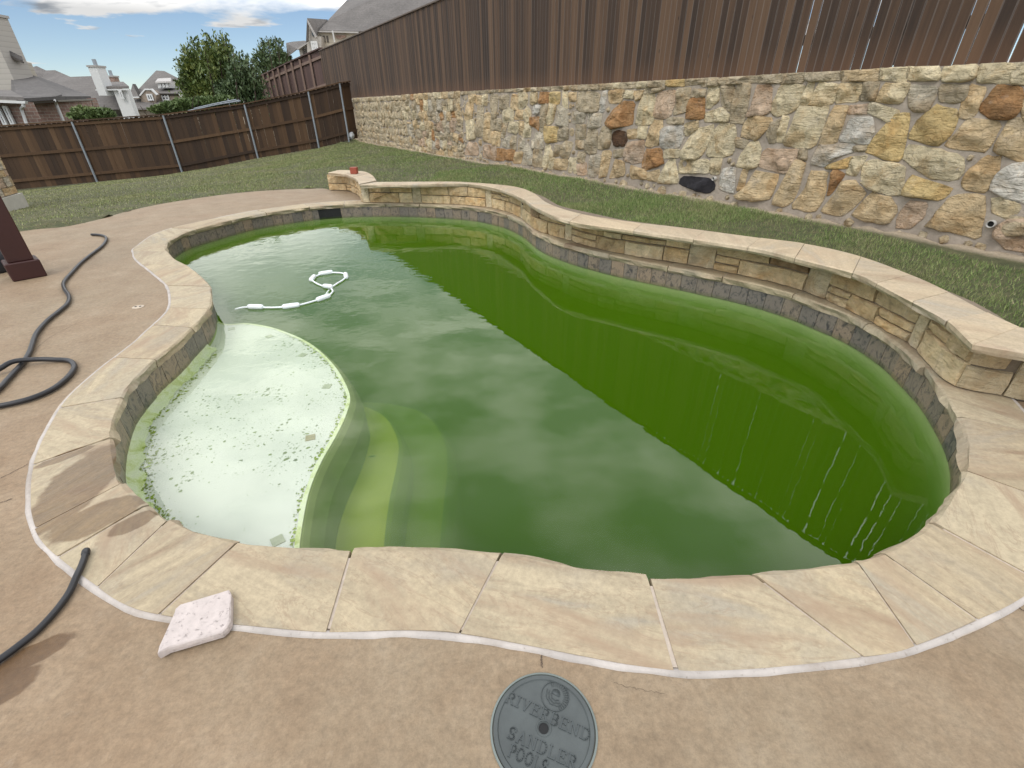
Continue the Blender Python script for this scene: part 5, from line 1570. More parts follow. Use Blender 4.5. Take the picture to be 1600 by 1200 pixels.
def window(parent, tl, br, D, cols=1, rows=1, frame=0.07, matf=None):
    a, b = far([tl], D)[0], far([br], D)[0]
    w, h = abs(b[0] - a[0]), abs(a[2] - b[2])
    cx, cz = (a[0] + b[0]) / 2, (a[2] + b[2]) / 2
    mb = MB()
    hx, hz = w / 2, h / 2
    for sx in (-1, 1): mb.box((cx + sx * hx, D - 0.05, cz), (frame / 2, 0, 0), (0, 0.04, 0), (0, 0, hz + frame / 2))
    for sz in (-1, 1): mb.box((cx, D - 0.053, cz + sz * hz), (hx, 0, 0), (0, 0.04, 0), (0, 0, frame / 2))
    for i in range(1, cols): mb.box((cx - hx + w * i / cols, D - 0.047, cz), (frame / 2.4, 0, 0), (0, 0.035, 0), (0, 0, hz))
    for i in range(1, rows): mb.box((cx, D - 0.049, cz - hz + h * i / rows), (hx, 0, 0), (0, 0.03, 0), (0, 0, frame / 2.4))
    f = mb.build("window", matf or M['trim'], parent)
    for i in range(cols):
        for j in range(rows):
            MB().box((cx - hx + w * (i + .5) / cols, D - 0.035, cz - hz + h * (j + .5) / rows), (w / cols / 2, 0, 0), (0, 0.012, 0), (0, 0, h / rows / 2)).build("pane", M['glass'], f)
    return f
def chimney(parent, base_r, top, width, depth, D, mat, matcap=None, name="chimney", drop=2.0):
    a, t = far([base_r], D + depth)[0], far([top], D + depth)[0]
    c = MB().box((a[0] - width / 2, D + depth / 2, (a[2] - drop + t[2]) / 2), (width / 2, 0, 0), (0, depth / 2, 0), (0, 0, (t[2] - a[2] + drop) / 2)).build(name, mat, parent)
    MB().box((a[0] - width / 2, D + depth / 2, t[2] + 0.05), (width / 2 + .05, 0, 0), (0, depth / 2 + .05, 0), (0, 0, 0.05)).build("chimney_cap", matcap or M['trim_grey'], c)
    MB().tube([(a[0] - width / 2, D + depth / 2, t[2] + 0.1), (a[0] - width / 2, D + depth / 2, t[2] + 0.45)], 0.12, 8).build("flue", M['galv'], c)
    return c
GZB = -2.2
# --- nearest house at the far left
h1 = thing("sided_house", "tan sided two-storey house with leaning-tall chimney and a brick wing at the far left", "house", (-24, 24, GZB))
h1['label'] = "tan sided two-storey house with tall sided chimney and low brick wing"
wall_down("wall", [(-150, 70, 26), (-10, 84, 26), (34, 97, 26)], 0.5, GZB, M['siding'], h1)
poly_part("roof", [(-160, 60, 25.4), (0, 78, 25.4), (36, 95, 25.4), (30, 96, 31), (-20, 48, 31), (-160, 20, 31)], (0, 0.05, 0.16), M['roof'], h1)
poly_part("fascia", [(-160, 62, 25.38), (0, 79.5, 25.38), (36, 96.5, 25.38), (36, 99, 25.38), (0, 84, 25.38), (-160, 66, 25.38)], (0, 0.05, 0), M['trim_dark'], h1)
chimney(h1, (54, 124), (17, 29), 0.95, 1.1, 25.0, M['siding_grey'])
wall_down("brick_wall", [(34, 158, 21.5), (87, 155, 23.0)], 0.4, GZB, M['brick'], h1)
wall_down("brick_wall", [(87, 155, 23.02), (140, 153, 26.0)], 0.4, GZB, M['brick'], h1)
faces_part("wing_roof", [[(28, 160, 20.9), (88, 156, 22.4), (98, 153, 23.2), (52, 121, 26.5), (19, 115, 26.5), (19, 150, 23)],
                         [(88, 156, 22.4), (143, 155, 26.0), (118, 145, 28), (52, 121, 26.5)]], (0, 0.02, 0.12), M['roof'], h1)
poly_part("gutter", [(30, 161, 20.85), (88, 157, 22.35), (88, 159.5, 22.35), (30, 164, 20.85)], (0, 0.1, 0), M['trim_dark'], h1)
poly_part("gutter", [(88.5, 156.5, 22.37), (143, 154.5, 25.9), (143, 157, 25.9), (88.5, 159, 22.37)], (0, 0.1, 0), M['trim_grey'], h1)
MB().tube(P3((85, 157, 22.3), (88, 163, 22.6), (99, 189, 22.6)), 0.055, 8).build("downspout", M['trim'], h1)
window(h1, (117, 167), (131, 182), 24.9, 2, 2, 0.06, M['trim_dark'])
window(h1, (35, 170), (52, 183), 21.2, 1, 1, 0.07)
wall_down("porch_wall", [(-120, 155, 19.4), (33, 160, 19.4)], 0.5, GZB, M['brick'], h1)
poly_part("porch_roof", [(-140, 150, 18.9), (38, 157, 18.9), (19, 146, 21.5), (-140, 138, 21.5)], (0, 0.02, 0.10), M['roof2'], h1)
poly_part("porch_gutter", [(-140, 151, 18.85), (39, 158, 18.85), (39, 162, 18.85), (-140, 155, 18.85)], (0, 0.12, 0), M['trim'], h1)
MB().tube(P3((36, 160, 18.9), (37, 165, 18.9), (33, 170, 19.25), (42, 195, 19.25)), 0.05, 8).build("downspout", M['trim'], h1)
for a, b in (((-14, 167), (-3, 194)), ((0, 167), (9, 194)), ((12, 167), (21, 194))):
    window(h1, a, b, 19.35, 1, 2, 0.06)
# --- middle house
h2 = thing("gabled_house", "house with a broad grey roof and a tall white chimney behind the brown fence", "house", (-25, 42, GZB))
faces_part("roof", [[(40, 171, 38), (150, 171, 38), (192, 171, 38), (166, 118, 44), (110, 120, 44), (86, 109.5, 46), (72, 110, 46.5), (57, 103, 46.5), (40, 108, 46.5)]], (0, 0.6, -0.4), M['roof2'], h2)
wall_down("wall", [(60, 173, 38.6), (206, 173, 38.6)], 0.5, GZB - 0.6, M['stone_far'], h2)
chimney(h2, (180, 147), (166, 106), 0.55, 0.8, 36.9, M['trim'], drop=0.1)
chimney(h2, (192, 140), (188, 121), 0.55, 0.6, 43.0, M['brick'])
wall_down("tower_wall", [(176, 139, 37.2), (197, 139, 37.2)], 0.3, GZB, M['trim'], h2)
wall_down("tower_wall", [(196, 139, 37.22), (199, 139.5, 38.5)], 0.3, GZB, M['trim'], h2)
poly_part("tower_roof", [(149, 139, 37.08), (202, 138.5, 37.08), (193, 131, 41), (158, 132, 41)], (0, 0.05, 0.14), M['roof2'], h2)
poly_part("fascia", [(149, 139.5, 37.02), (202, 139, 37.02), (202, 141, 37.02), (149, 141.5, 37.02)], (0, 0.06, 0), M['trim'], h2)
window(h2, (187.5, 142.5), (193.5, 153), 37.1, 1, 2, 0.12)
# --- far house with the dormer
h3 = thing("dormer_house", "far stone house with white roof dormer and hipped grey roof left of the tall tree", "house", (-42, 64, GZB))
faces_part("roof", [[(210, 146, 62), (292, 146, 62), (286, 126, 68), (257, 111, 70), (244, 110, 70)]], (0, 0.5, -0.3), M['roof2'], h3)
faces_part("turret_roof", [[(202, 151, 61), (217, 151, 61), (207, 131, 62.5)], [(217, 151, 61), (219, 150, 64), (207, 131, 62.5)]], (0, 0.5, 0), M['roof2'], h3)
wall_down("wall", [(204, 150, 62.4), (292, 145, 62.4)], 0.6, GZB - 1, M['stone_far'], h3)
poly_part("turret_trim", [(202, 151, 60.9), (217, 151, 60.9), (217, 153, 60.9), (202, 153, 60.9)], (0, 0.1, 0), M['trim'], h3)
poly_part("gable_wall", [(219, 149, 61.4), (226, 140.5, 61.4), (236, 140.5, 61.4), (244, 148, 61.4), (243, 165, 61.4), (222, 165, 61.4)], (0, 1.0, 0), M['stone_far'], h3)
poly_part("gable_trim", [(217, 149, 61.3), (225.5, 138.5, 61.3), (237, 138.5, 61.3), (246, 147.5, 61.3), (244.5, 149, 61.3), (236, 140.8, 61.3), (226.5, 140.8, 61.3), (219, 150, 61.3)], (0, 0.2, 0), M['trim'], h3)
window(h3, (230, 148), (240, 156), 61.35, 2, 1, 0.14)
window(h3, (252, 146.5), (265, 156), 62.35, 2, 2, 0.14)
window(h3, (281, 145), (288, 157), 61.6, 1, 2, 0.22)
poly_part("dormer", [(246, 129, 63), (265, 128, 63), (265, 137.5, 63), (247, 138, 63)], (0, 2.0, 0), M['trim'], h3)
poly_part("dormer_roof", [(243, 130, 62.7), (268, 129, 62.7), (267, 124, 66), (247, 125, 66)], (0, 0.05, 0.16), M['trim_grey'], h3)
for x in (249, 254.5, 260): window(h3, (x, 131.5), (x + 3.2, 135), 62.95, 1, 1, 0.10)
poly_part("lower_roof", [(205, 172, 59.5), (262, 170, 59.5), (258, 160, 62), (206, 156, 62)], (0, 0.05, 0.14), M['roof2'], h3)
wall_down("lower_wall", [(207, 172, 60), (262, 170, 60)], 1.5, GZB - 1, M['stone_far'], h3)
# --- the big house up on the right
h4 = thing("big_roof_house", "large house with steep grey roof and gable rising behind the tall dark fence", "house", (-12, 42, 1.4))
faces_part("roof", [[(494, 47, 39.2), (560, 49, 39.2), (705, 45, 39.2), (700, -60, 47), (546, -4, 47), (511, 33, 41)]], (0, 0.5, -0.3), M['roof2'], h4)
poly_part("gable_roof", [(480, 31, 38.5), (512, 33, 41.0), (497, 47, 39.0), (493.5, 58, 38.5)], (0, 0.05, 0.10), M['roof2'], h4)
poly_part("gable_wall", [(480, 33, 38.7), (493, 57, 38.7), (502, 57, 38.7), (502, 100, 38.7), (480, 100, 38.7)], (0, 3, 0), M['siding_grey'], h4)
poly_part("bargeboard", [(479.5, 30, 38.4), (494.5, 57.5, 38.4), (492.8, 59.5, 38.4), (480.5, 36, 38.4)], (0, 0.15, 0), M['trim_grey'], h4)
poly_part("bargeboard", [(479.5, 30, 38.42), (481, 36, 38.42), (481, 64, 38.42), (478, 66, 38.42)], (0, 0.15, 0), M['trim_dark'], h4)
window(h4, (487, 66), (497, 78), 38.65, 3, 2, 0.10)
poly_part("gable_window", [(486.5, 49, 38.66), (489, 46, 38.66), (490.5, 56, 38.66), (488.5, 57, 38.66)], (0, 0.05, 0), M['glass'], h4)
wall_down("wall", [(497, 51, 39.4), (700, 50, 39.4)], 5, 1.0, M['siding'], h4)
poly_part("fascia", [(493, 47.5, 39.1), (560, 49.5, 39.1), (560, 52, 39.1), (493, 50, 39.1)], (0, 0.1, 0), M['trim_grey'], h4)
for x in (499.5, 504.5, 509.5): poly_part("shutter", [(x, 56, 39.35), (x + 2.6, 56, 39.35), (x + 4.2, 66, 39.35), (x + 1.6, 66, 39.35)], (0, 0.1, 0), M['trim_dark'], h4)
poly_part("brick_panel", [(523, 54.5, 39.33), (541, 54.5, 39.33), (540, 58, 39.33), (532, 61, 39.33), (526, 60, 39.33)], (0, 0.1, 0), M['brick'], h4)
MB().tube(P3((519.5, 48, 39.0), (523, 66, 39.1)), 0.05, 6).build("downspout", M['trim'], h4)
poly_part("left_roof", [(464, 76, 39), (480, 66, 39), (475, 64.5, 42), (457, 66, 43), (447, 68, 42), (449, 90, 40)], (0, 0.1, 0.05), M['roof2'], h4)
poly_part("left_fascia", [(464, 76, 38.9), (480.5, 65.5, 38.9), (480.5, 67.8, 38.9), (464.5, 78.3, 38.9)], (0, 0.1, 0), M['trim_grey'], h4)
wall_down("left_wall", [(467, 77, 39.3), (480, 69, 39.3)], 2, 1.0, M['siding_grey'], h4)
for x in (472, 476): poly_part("shutter", [(x, 77, 39.2), (x + 2, 75.5, 39.2), (x + 4, 84, 39.2), (x + 2, 85.5, 39.2)], (0, 0.08, 0), M['trim_dark'], h4)
MB().tube(P3((543, 2, 44), (541, -6, 44)), 0.05, 6).build("vent_pipe", M['galv'], h4)

# ================================================================== TREES
def mat_leaf(name, stops):
    m = NT(name, 0.6)
    v = m.coord('Position')
    a = m.noise(v, 1.4, 4, 0.6); b = m.noise(v, 9, 2, 0.5)
    f = m.math('ADD', m.math('MULTIPLY', a, 0.55), m.math('MULTIPLY', b, 0.45))
    m.color(m.ramp(f, stops))
    return m.m
M['leaf_bright'] = mat_leaf("yellow_green_leaves", [(0.35, (0.045, 0.078, 0.018)), (0.5, (0.100, 0.140, 0.030)), (0.68, (0.215, 0.225, 0.048))])
M['leaf_dark'] = mat_leaf("dark_green_leaves", [(0.35, (0.035, 0.062, 0.022)), (0.5, (0.068, 0.108, 0.038)), (0.68, (0.13, 0.165, 0.062))])
M['leaf_vine'] = mat_leaf("vine_leaves", [(0.35, (0.055, 0.090, 0.025)), (0.5, (0.105, 0.155, 0.045)), (0.68, (0.18, 0.22, 0.085))])
M['bark'] = plain("bark", (0.075, 0.055, 0.042), 0.95, 0.3, 6)
def leaves(C, dirs, size, seed, aspect=0.45):
    """one leaf quad at each centre, pointing roughly along dirs"""
    r = np.random.default_rng(seed); n = len(C)
    d = dirs + r.normal(0, 0.55, (n, 3)); d /= np.linalg.norm(d, axis=1)[:, None]
    s = np.cross(d, r.normal(0, 1, (n, 3))); s /= np.linalg.norm(s, axis=1)[:, None] + 1e-9
    L = size * r.uniform(0.6, 1.35, (n, 1)); Wd = L * aspect
    V = np.empty((n, 4, 3))
    V[:, 0] = C - d * L / 2; V[:, 1] = C + s * Wd / 2; V[:, 2] = C + d * L / 2; V[:, 3] = C - s * Wd / 2
    F = np.arange(n * 4).reshape(n, 4)
    return V.reshape(-1, 3), F
def crown(name, C, dirs, size, mat, parent, seed):
    V, F = leaves(C, dirs, size, seed)
    me = mesh_data(name, V - wloc(parent), F, mat)
    o = bpy.data.objects.new(name, me); link(o, parent); return o
def tree(name, label, base, D, tips, body, n_shoot, n_body, leaf, mat, seed, depth=1.3, group=None):
    """base: pixel of the trunk's foot; tips: shoot ends; body: ellipses (px, py, rx, ry) in pixels at the distance D"""
    r = np.random.default_rng(seed)
    b = far([base], D)[0]; b[2] = land_z(b)[0]
    t = thing(name, label, "tree", b, group)
    mb = MB()
    ppm = 733 / (D * math.cos(CAM_PITCH))
    fork = b + np.array([0, 0, 1.0])
    mb.tube([b - [0, 0, .2], b + [0, 0, 0.5], fork], [0.16, 0.13, 0.11], 8)
    C, Dr = [], []
    for k, tp in enumerate(tips):
        e = far([tp], D + r.normal(0, depth * 0.6))[0]
        mid = fork * 0.5 + e * 0.5 + np.array([0, 0, -0.25]) + r.normal(0, .15, 3)
        q = cr([fork, mid, e], 14)
        mb.tube(q, np.linspace(0.07, 0.012, 14), 6)
        for j in range(n_shoot):
            u = r.beta(2.2, 1.3)
            i = min(12, int(u * 13)); p = q[i] + (q[i + 1] - q[i]) * (u * 13 - i)
            dd = (q[i + 1] - q[i]) / np.linalg.norm(q[i + 1] - q[i])
            rad = 0.42 * (1 - u) + 0.09
            C.append(p + r.normal(0, rad, 3)); Dr.append(dd * 1.2 + r.normal(0, .4, 3))
    for (x, y, rx, ry) in body:
        c = far([(x, y)], D)[0]; RX, RZ = rx / ppm, ry / ppm / math.cos(0.0)
        nn = int(n_body * rx * ry / 1000)
        cl = r.normal(0, 1, (max(6, nn // 26), 3)); cl /= np.linalg.norm(cl, axis=1)[:, None]; cl *= r.uniform(0.45, 1.0, (len(cl), 1))
        for j in range(nn):
            g = cl[r.integers(len(cl))] + r.normal(0, 0.13, 3)
            C.append(c + g * np.array([RX, min(RX, depth * 1.3), RZ])); Dr.append(np.array([g[0], g[1], 0.8]))
    mb.build("trunk", M['bark'], t, smooth=True)
    crown("crown", np.array(C), np.array(Dr), leaf, mat, t, seed)
    return t
tree("leafy_tree", "tall yellow-green tree with upright leafy shoots behind the brown fence", (335, 165), 26.0,
     [(277,95),(284,76),(292,70),(299,62),(309,61),(322,53),(328,58),(338,55),(347,50),(353,62),(360,72),(287,110),(300,85),(318,70),(340,70),(355,85),(280,122)],
     [(320,124,30,30),(346,118,22,34),(300,138,22,20),(335,144,38,20)], 420, 3000, 0.17, M['leaf_bright'], 21, 1.5)
tree("leafy_tree", "shorter dark green bushy tree between the tall yellow-green tree and the far fence", (385, 168), 25.0,
     [(364,82),(373,84),(384,86),(393,92),(398,102),(370,95),(388,100)], [(378,126,22,24),(370,144,32,18),(395,138,14,22)], 300, 3400, 0.16, M['leaf_dark'], 22, 1.2)
tree("leafy_tree", "round dark tree above the reddish neighbour fence beside the big roof house", (425, 130), 40.0,
     [(404,80),(408,66),(418,58),(430,57),(440,62),(449,76),(452,88),(413,72),(436,70)], [(425,88,22,24),(412,98,14,16),(443,95,12,16)], 130, 3400, 0.22, M['leaf_dark'], 23, 1.6)
def shrub(name, label, D, body, n, leaf, mat, seed):
    r = np.random.default_rng(seed)
    c0 = far([(body[0][0], body[0][1])], D)[0]; z = land_z(c0)[0]
    t = thing(name, label, "shrub", (c0[0], c0[1], z))
    ppm = 733 / (D * math.cos(CAM_PITCH)); C, Dr = [], []
    mb = MB()
    for (x, y, rx, ry) in body:
        c = far([(x, y)], D)[0]
        for k in range(3):
            e = c + r.normal(0, 0.25, 3); e[1] = c[1] + r.normal(0, .15)
            mb.tube(cr([(c0[0] + r.normal(0, .1), c0[1], z), (c + np.array([0, 0, z])) / 2 * [1, 1, 1] if False else np.array([(c0[0] + e[0]) / 2, c[1], (z + e[2]) / 2]), e], 8), np.linspace(.03, .01, 8), 5)
        nn = int(n * rx * ry / 100)
        for j in range(nn):
            g = r.normal(0, 1, 3); g /= np.linalg.norm(g); g *= r.uniform(.35, 1.05)
            C.append(c + g * np.array([rx / ppm, 0.35, ry / ppm])); Dr.append(np.array([g[0], g[1], 0.6]))
    mb.build("stem", M['bark'], t)
    crown("foliage", np.array(C), np.array(Dr), leaf, mat, t, seed)
    return t
shrub("leafy_shrub", "green shrub rising over the brown fence in front of the brick wing", 19.6, [(130,176,16,9),(148,178,18,9),(165,177,12,7),(118,181,8,5)], 620, 0.14, M['leaf_vine'], 31)
shrub("leafy_shrub", "leafy green vine mounded along the fence top below the dormer house", 21.2, [(248,171,14,6),(268,167,18,8),(290,163,18,9),(315,160,16,8),(335,158,14,7),(352,156,12,6)], 700, 0.14, M['leaf_vine'], 32)
prl = thing("pale_rail_frame", "pale thin rails lying along the fence top over the vine", "rail", (*far([(330, 165)], 21.0)[0][:2], 0.0))
for q in ([(294,173),(334,164.5),(374,156.5)], [(303,169.5),(336,162),(369,155.5)], [(310,170),(342,163),(376,157.8)]):
    MB().tube(cr(far(q, 20.75), 16), 0.020, 6).build("rail", M['galv'], prl, smooth=True)
for px in (312, 356):
    MB().tube([far([(px, 168 if px == 312 else 154)], 20.8)[0], far([(px + 20, 225)], 20.8)[0]], 0.02, 6).build("upright", M['galv'], prl)

# ================================================================== THINGS ON THE DECK AND IN THE WATER
# --- maroon post at the left
A0, B0, C0 = at([(21, 441)])[0], at([(75, 431)])[0], at([(81, 420)])[0]
ux = (B0 - A0) / np.linalg.norm(B0 - A0); uy = np.array([-ux[1], ux[0], 0])
wb = np.linalg.norm(B0 - A0)
def hgt(base, px):
    d = rays([px])[0]; t = np.linalg.norm(base[:2]) / np.linalg.norm(d[:2]); return CAM_POS[2] + t * d[2]
hb = hgt(B0, (60, 405))
cpost = A0 + ux * wb / 2 + uy * wb / 2
post = thing("maroon_post", "thick maroon painted wooden post with boxed base at the left edge of the deck", "post", cpost)
bevel(MB().box(cpost + [0, 0, hb / 2], ux * wb / 2, uy * wb / 2, (0, 0, hb / 2)).build("base_trim", M['maroon'], post), 0.008)
wp = wb * 0.74
bevel(MB().box(cpost + [0, 0, (hb + 2.9) / 2], ux * wp / 2, uy * wp / 2, (0, 0, (2.9 - hb) / 2)).build("post_shaft", M['maroon'], post), 0.006)
# --- dark object behind it
c = at([(-4, 424)])[0]
mb = MB()
mb.tube([c + [0, 0, 0.0], c + [0, 0, 0.02], c + [0, 0, 0.24], c + [0, 0, 0.25], c + [0, 0, 0.22]], [0.13, 0.14, 0.165, 0.15, 0.14], 20)
o = mb.build("dark_tub", M['dark_plastic'], None, smooth=True); tag(o, "charcoal round tub standing on the deck behind the maroon post", "tub")
# --- stone clad column beyond
zc_ = -0.12
c = at([(-12, 333)], zc_)[0]
col_ = thing("stone_column", "stone-clad house corner on a pale base beyond the maroon post at the left edge", "column", (c[0], c[1], zc_))
e1_, e2_ = np.array([0.94, 0.34, 0.0]), np.array([-0.34, 0.94, 0.0])
cw = 0.62
cc = c + e2_ * cw / 2 - e1_ * 0.12
MB().box(cc + [0, 0, 0.08], e1_ * (cw / 2 + .05), e2_ * (cw / 2 + .05), (0, 0, 0.14)).build("base_block", plain("pale_cast_stone", (0.46, 0.44, 0.38), 0.8), col_)
MB().box(cc + [0, 0, 1.62], e1_ * cw / 2, e2_ * cw / 2, (0, 0, 1.40)).build("column_core", M['mortar'], col_)
rs = random.Random(5)
for face in range(2):
    u, n_ = (e1_, -e2_) if face == 0 else (e2_, e1_)
    z = 0.23
    while z < 2.9:
        hh = rs.uniform(.10, .17); s = -cw / 2
        while s < cw / 2 - 0.02:
            w = min(rs.uniform(.14, .30), cw / 2 - s)
            if cw / 2 - s - w < 0.07: w = cw / 2 - s
            pr = rs.uniform(.012, .03)
            st = MB().box(cc + u * (s + w / 2) + n_ * (cw / 2 + pr / 2) + [0, 0, z + hh / 2], u * (w / 2 - .006), n_ * pr / 2, (0, 0, hh / 2 - .006)).build("stone", M['rock'], col_, color=tuple(np.array(rs.choice([PAL['t'], PAL['m'], PAL['g'], PAL['p']])) * rs.uniform(.8, 1.1)))
            s += w
        z += hh
# --- hoses
H1 = [(143,366.5),(155,367),(164,369.5),(166,375),(160,384),(150,392),(138,401),(125,412),(112,426),(103,436),(99,444),(101,452),(107,461),(108,468),(104,476),(90,488),(75,500),(62,514),(55,525),(50,540),(45,553),(35,568),(22,582),(10,595),(0,606),(-22,622),(-55,640),(-85,625),(-60,600),(-28,589),(0,581),(25,572),(60,565),(90,562),(108,563.5),(116,571),(113,581),(100,595),(80,609),(50,622),(20,630),(0,634),(-40,640)]
Q = at(H1, 0.018); 
for i, p in enumerate(H1):
    if i == 31: Q[i][2] = 0.050
    if i in (30, 32): Q[i][2] = 0.034
hose = MB().tube(cr(Q, 260), 0.0148, 10).build("black_hose", M['black_rubber'], None, smooth=True)
tag(hose, "long black pool hose snaking over the deck by the maroon post with a loop", "hose")
H2 = [(136.5,861),(134,872),(129,886),(121,903),(109,924),(93,947),(76,967),(55,988),(30,1008),(0,1030),(-40,1056),(-90,1085)]
Q = at(H2, 0.013); Q[:4, 2] = 0.020
h2_ = thing("garden_hose", "short end of black rubber hose lying over the coping near the pale stone slab", "hose", Q[4] * [1, 1, 0])
Qc = cr(Q, 90)
MB().tube(Qc[4:], 0.0105, 12).build("hose_pipe", M['black_rubber'], h2_, smooth=True)
MB().tube(Qc[:6], [0.0105, 0.0125, 0.0128, 0.0128, 0.0125, 0.0110], 14).build("hose_end", M['black_rubber'], h2_, smooth=True)
# --- loose slab of pale stone
SL = [(282,944),(300,938.5),(330,929.5),(357,921),(361,928),(360.5,950),(360,970),(354,980),(346,987.5),(320,995),(290,1004),(262,1012),(246,1020.5),(248,1009),(260,982),(272,957),(274,951)]
top = at(SL, 0.036)
r_ = np.random.default_rng(8)
ctr = top.mean(0); n = len(top)
V = [np.r_[(ctr + (p - ctr) * 1.0)[:2], 0.0095] for p in top] + [np.r_[(ctr + (p - ctr) * (1.015 + r_.normal(0, .006)))[:2], 0.022] for p in top] + [p * [1, 1, 0] + [0, 0, 0.033 + r_.normal(0, .001)] for p in top] + [np.r_[(ctr + (p - ctr) * 0.955)[:2], 0.0365 + r_.normal(0, .0006)] for p in top] + [ctr * [1, 1, 0] + [0, 0, 0.0368]]
F = [tuple(range(n))[::-1]] + [(k * n + i, k * n + (i + 1) % n, (k + 1) * n + (i + 1) % n, (k + 1) * n + i) for k in range(3) for i in range(n)] + [(3 * n + i, 3 * n + (i + 1) % n, 4 * n) for i in range(n)]
ms = NT("chalky_pinkish_stone", 0.9)
v = ms.coord('Position'); n1 = ms.noise(v, 30, 6, 0.7); pits = ms.ramp(ms.noise(v, 75, 5, 0.75), [(0.30, 1.0), (0.40, 0.0)])
ms.color(ms.mix(pits, ms.mix(1.0, (0.53, 0.465, 0.435), ms.ramp(n1, [(0.3, 0.86), (0.7, 1.1)]), 'MULTIPLY'), (0.34, 0.29, 0.27)))
ms.normal(ms.bump(ms.math('ADD', n1, ms.math('MULTIPLY', pits, -0.6)), 0.7, 0.006))
sl = mesh("stone_slab", V, F, ms.m); tag(sl, "loose chalky pinkish-white stone slab lying over the coping edge", "stone slab")
# --- small deck jet
c = at([(216, 480)])[0]
jet = thing("deck_jet", "small round pale fitting with two holes set in the deck", "fitting", (c[0], c[1], 0))
def disc(c, r0, r1, z0, z1, n=20):
    V = []; 
    for rad, z in ((r1, z0), (r1, z1), (r0, z1 + (0.002 if r0 > 0 else 0)), ):
        V += [(c[0] + rad * math.cos(2 * math.pi * k / n), c[1] + rad * math.sin(2 * math.pi * k / n), z) for k in range(n)]
    F = [(q * n + k, q * n + (k + 1) % n, (q + 1) * n + (k + 1) % n, (q + 1) * n + k) for q in range(2) for k in range(n)] + [tuple(2 * n + k for k in range(n))]
    return V, F
V, F = disc(c, 0.032, 0.042, -0.01, 0.004); mesh("jet_plate", V, F, M['jet'], jet)
for sx in (-1, 1):
    V, F = disc(c + np.array([0.016 * sx, 0.003 * sx, 0]), 0.008, 0.0085, 0.004, 0.0062, 12); mesh("jet_hole", V, F, M['black'], jet)
# --- cleaner hose floating on the pool
HZ = WATER_Z + 0.010
FH_ = [(366,478.5),(380,479),(400,480),(420,480.5),(440,480),(455,478.5),(470,476),(485,472),(500,467.5),(512,463),(519,457),(519.5,453.5),(515,450.5),(506,447.5),(495,443),(489,439),(488,436),(492,432.5),(500,429),(512,426.5),(525,426),(535,427),(540,430),(540,433.5),(535,438),(525,444),(515,449.5),(506,455)]
Q = at(FH_, HZ); Q[0][2] -= 0.03; Q[1][2] -= 0.008; Q[-1][2] -= 0.05; Q[-2][2] -= 0.015; Q[12][2] += 0.014
sweep = thing("pool_sweep_hose", "white cleaner hose with floats curling on the green water", "hose", (*Q[10][:2], WATER_Z))
Qc = cr(Q, 220)
MB().tube(Qc, 0.0085, 8).build("hose_pipe", M['white_plastic'], sweep, smooth=True)
for p in ((400,479.5),(456,478.5),(505,465.5),(512,450),(489,435),(509,427),(540,431)):
    w = at([p], HZ)[0]
    i = int(np.argmin(np.linalg.norm(Qc[:, :2] - w[:2], axis=1)))
    d = Qc[min(i + 2, 219)] - Qc[max(i - 2, 0)]; d /= np.linalg.norm(d)
    L = 0.075
    ts = np.array([-1, -.95, -.8, -.5, 0, .5, .8, .95, 1]); rr = np.array([.008, .018, .0225, .0235, .0238, .0235, .0225, .018, .008])
    MB().tube([Qc[i] + d * L * t + [0, 0, 0.004] for t in ts], rr, 12).build("float", M['white_plastic'], sweep, smooth=True)
# --- white object in the far corner
c = FL[-2] * 0.35 + FL[-1] * 0.65; c = on_wall([(549, 217)], 0.35)[0]; c[2] = land_z(c)[0] + 0.13
bm = bmesh.new(); bmesh.ops.create_icosphere(bm, subdivisions=3, radius=0.15)
for v_ in bm.verts:
    v_.co *= 1 + 0.22 * noise.noise(v_.co * 11); v_.co.z *= 0.9
me = bpy.data.meshes.new("white_bag"); bm.to_mesh(me); bm.free(); me.materials.append(M['bag'])
o = link(bpy.data.objects.new("white_bag", me)); o.location = c; tag(o, "small crumpled white bundle on the grass in the far fence corner", "bundle")

# --- skimmer lid with raised lettering
LIDP = at([(846,1043.5),(800,1066),(777,1105),(771.5,1138),(777,1170),(792,1199),(890,1057),(920,1092),(934.5,1140),(933,1170),(923,1199)])[:, :2]
LC = at([(849.5, 1139.0)])[0]; LR = float(np.mean(np.linalg.norm(LIDP - LC[:2], axis=1)))
lid = thing("skimmer_lid", "round grey plastic skimmer lid with raised lettering set in the deck", "lid", LC)
def lathe(prof, c, n=72):
    V = [(c[0] + r * math.cos(2 * math.pi * k / n), c[1] + r * math.sin(2 * math.pi * k / n), c[2] + z) for r, z in prof for k in range(n)]
    F = [(q * n + k, q * n + (k + 1) % n, (q + 1) * n + (k + 1) % n, (q + 1) * n + k) for q in range(len(prof) - 1) for k in range(n)]
    return V, F, n
V, F, n = lathe([(LR, -0.02), (LR, 0.0045), (LR - 0.005, 0.006), (LR - 0.0065, 0.001), (LR - 0.0065, -0.02)], LC)
mesh("collar_ring", V, F, M['lid_edge'], lid, smooth=False)
ri = LR - 0.0075
prof = [(ri, -0.02), (ri, 0.006), (ri - 0.002, 0.008), (ri - 0.011, 0.008), (ri - 0.0135, 0.0045), (0.0205, 0.0045), (0.0192, 0.0062), (0.0165, 0.0062), (0.0155, 0.004), (0.0135, 0.004), (0.0125, 0.0012)]
V, F, n = lathe(prof, LC)
mesh("lid_plate", V, F, M['lid'], lid, smooth=False)
V, F, n = lathe([(0.0127, 0.0016), (0.0001, 0.0016)], LC, 24)
mesh("lid_hole", V, F, M['black'], lid)
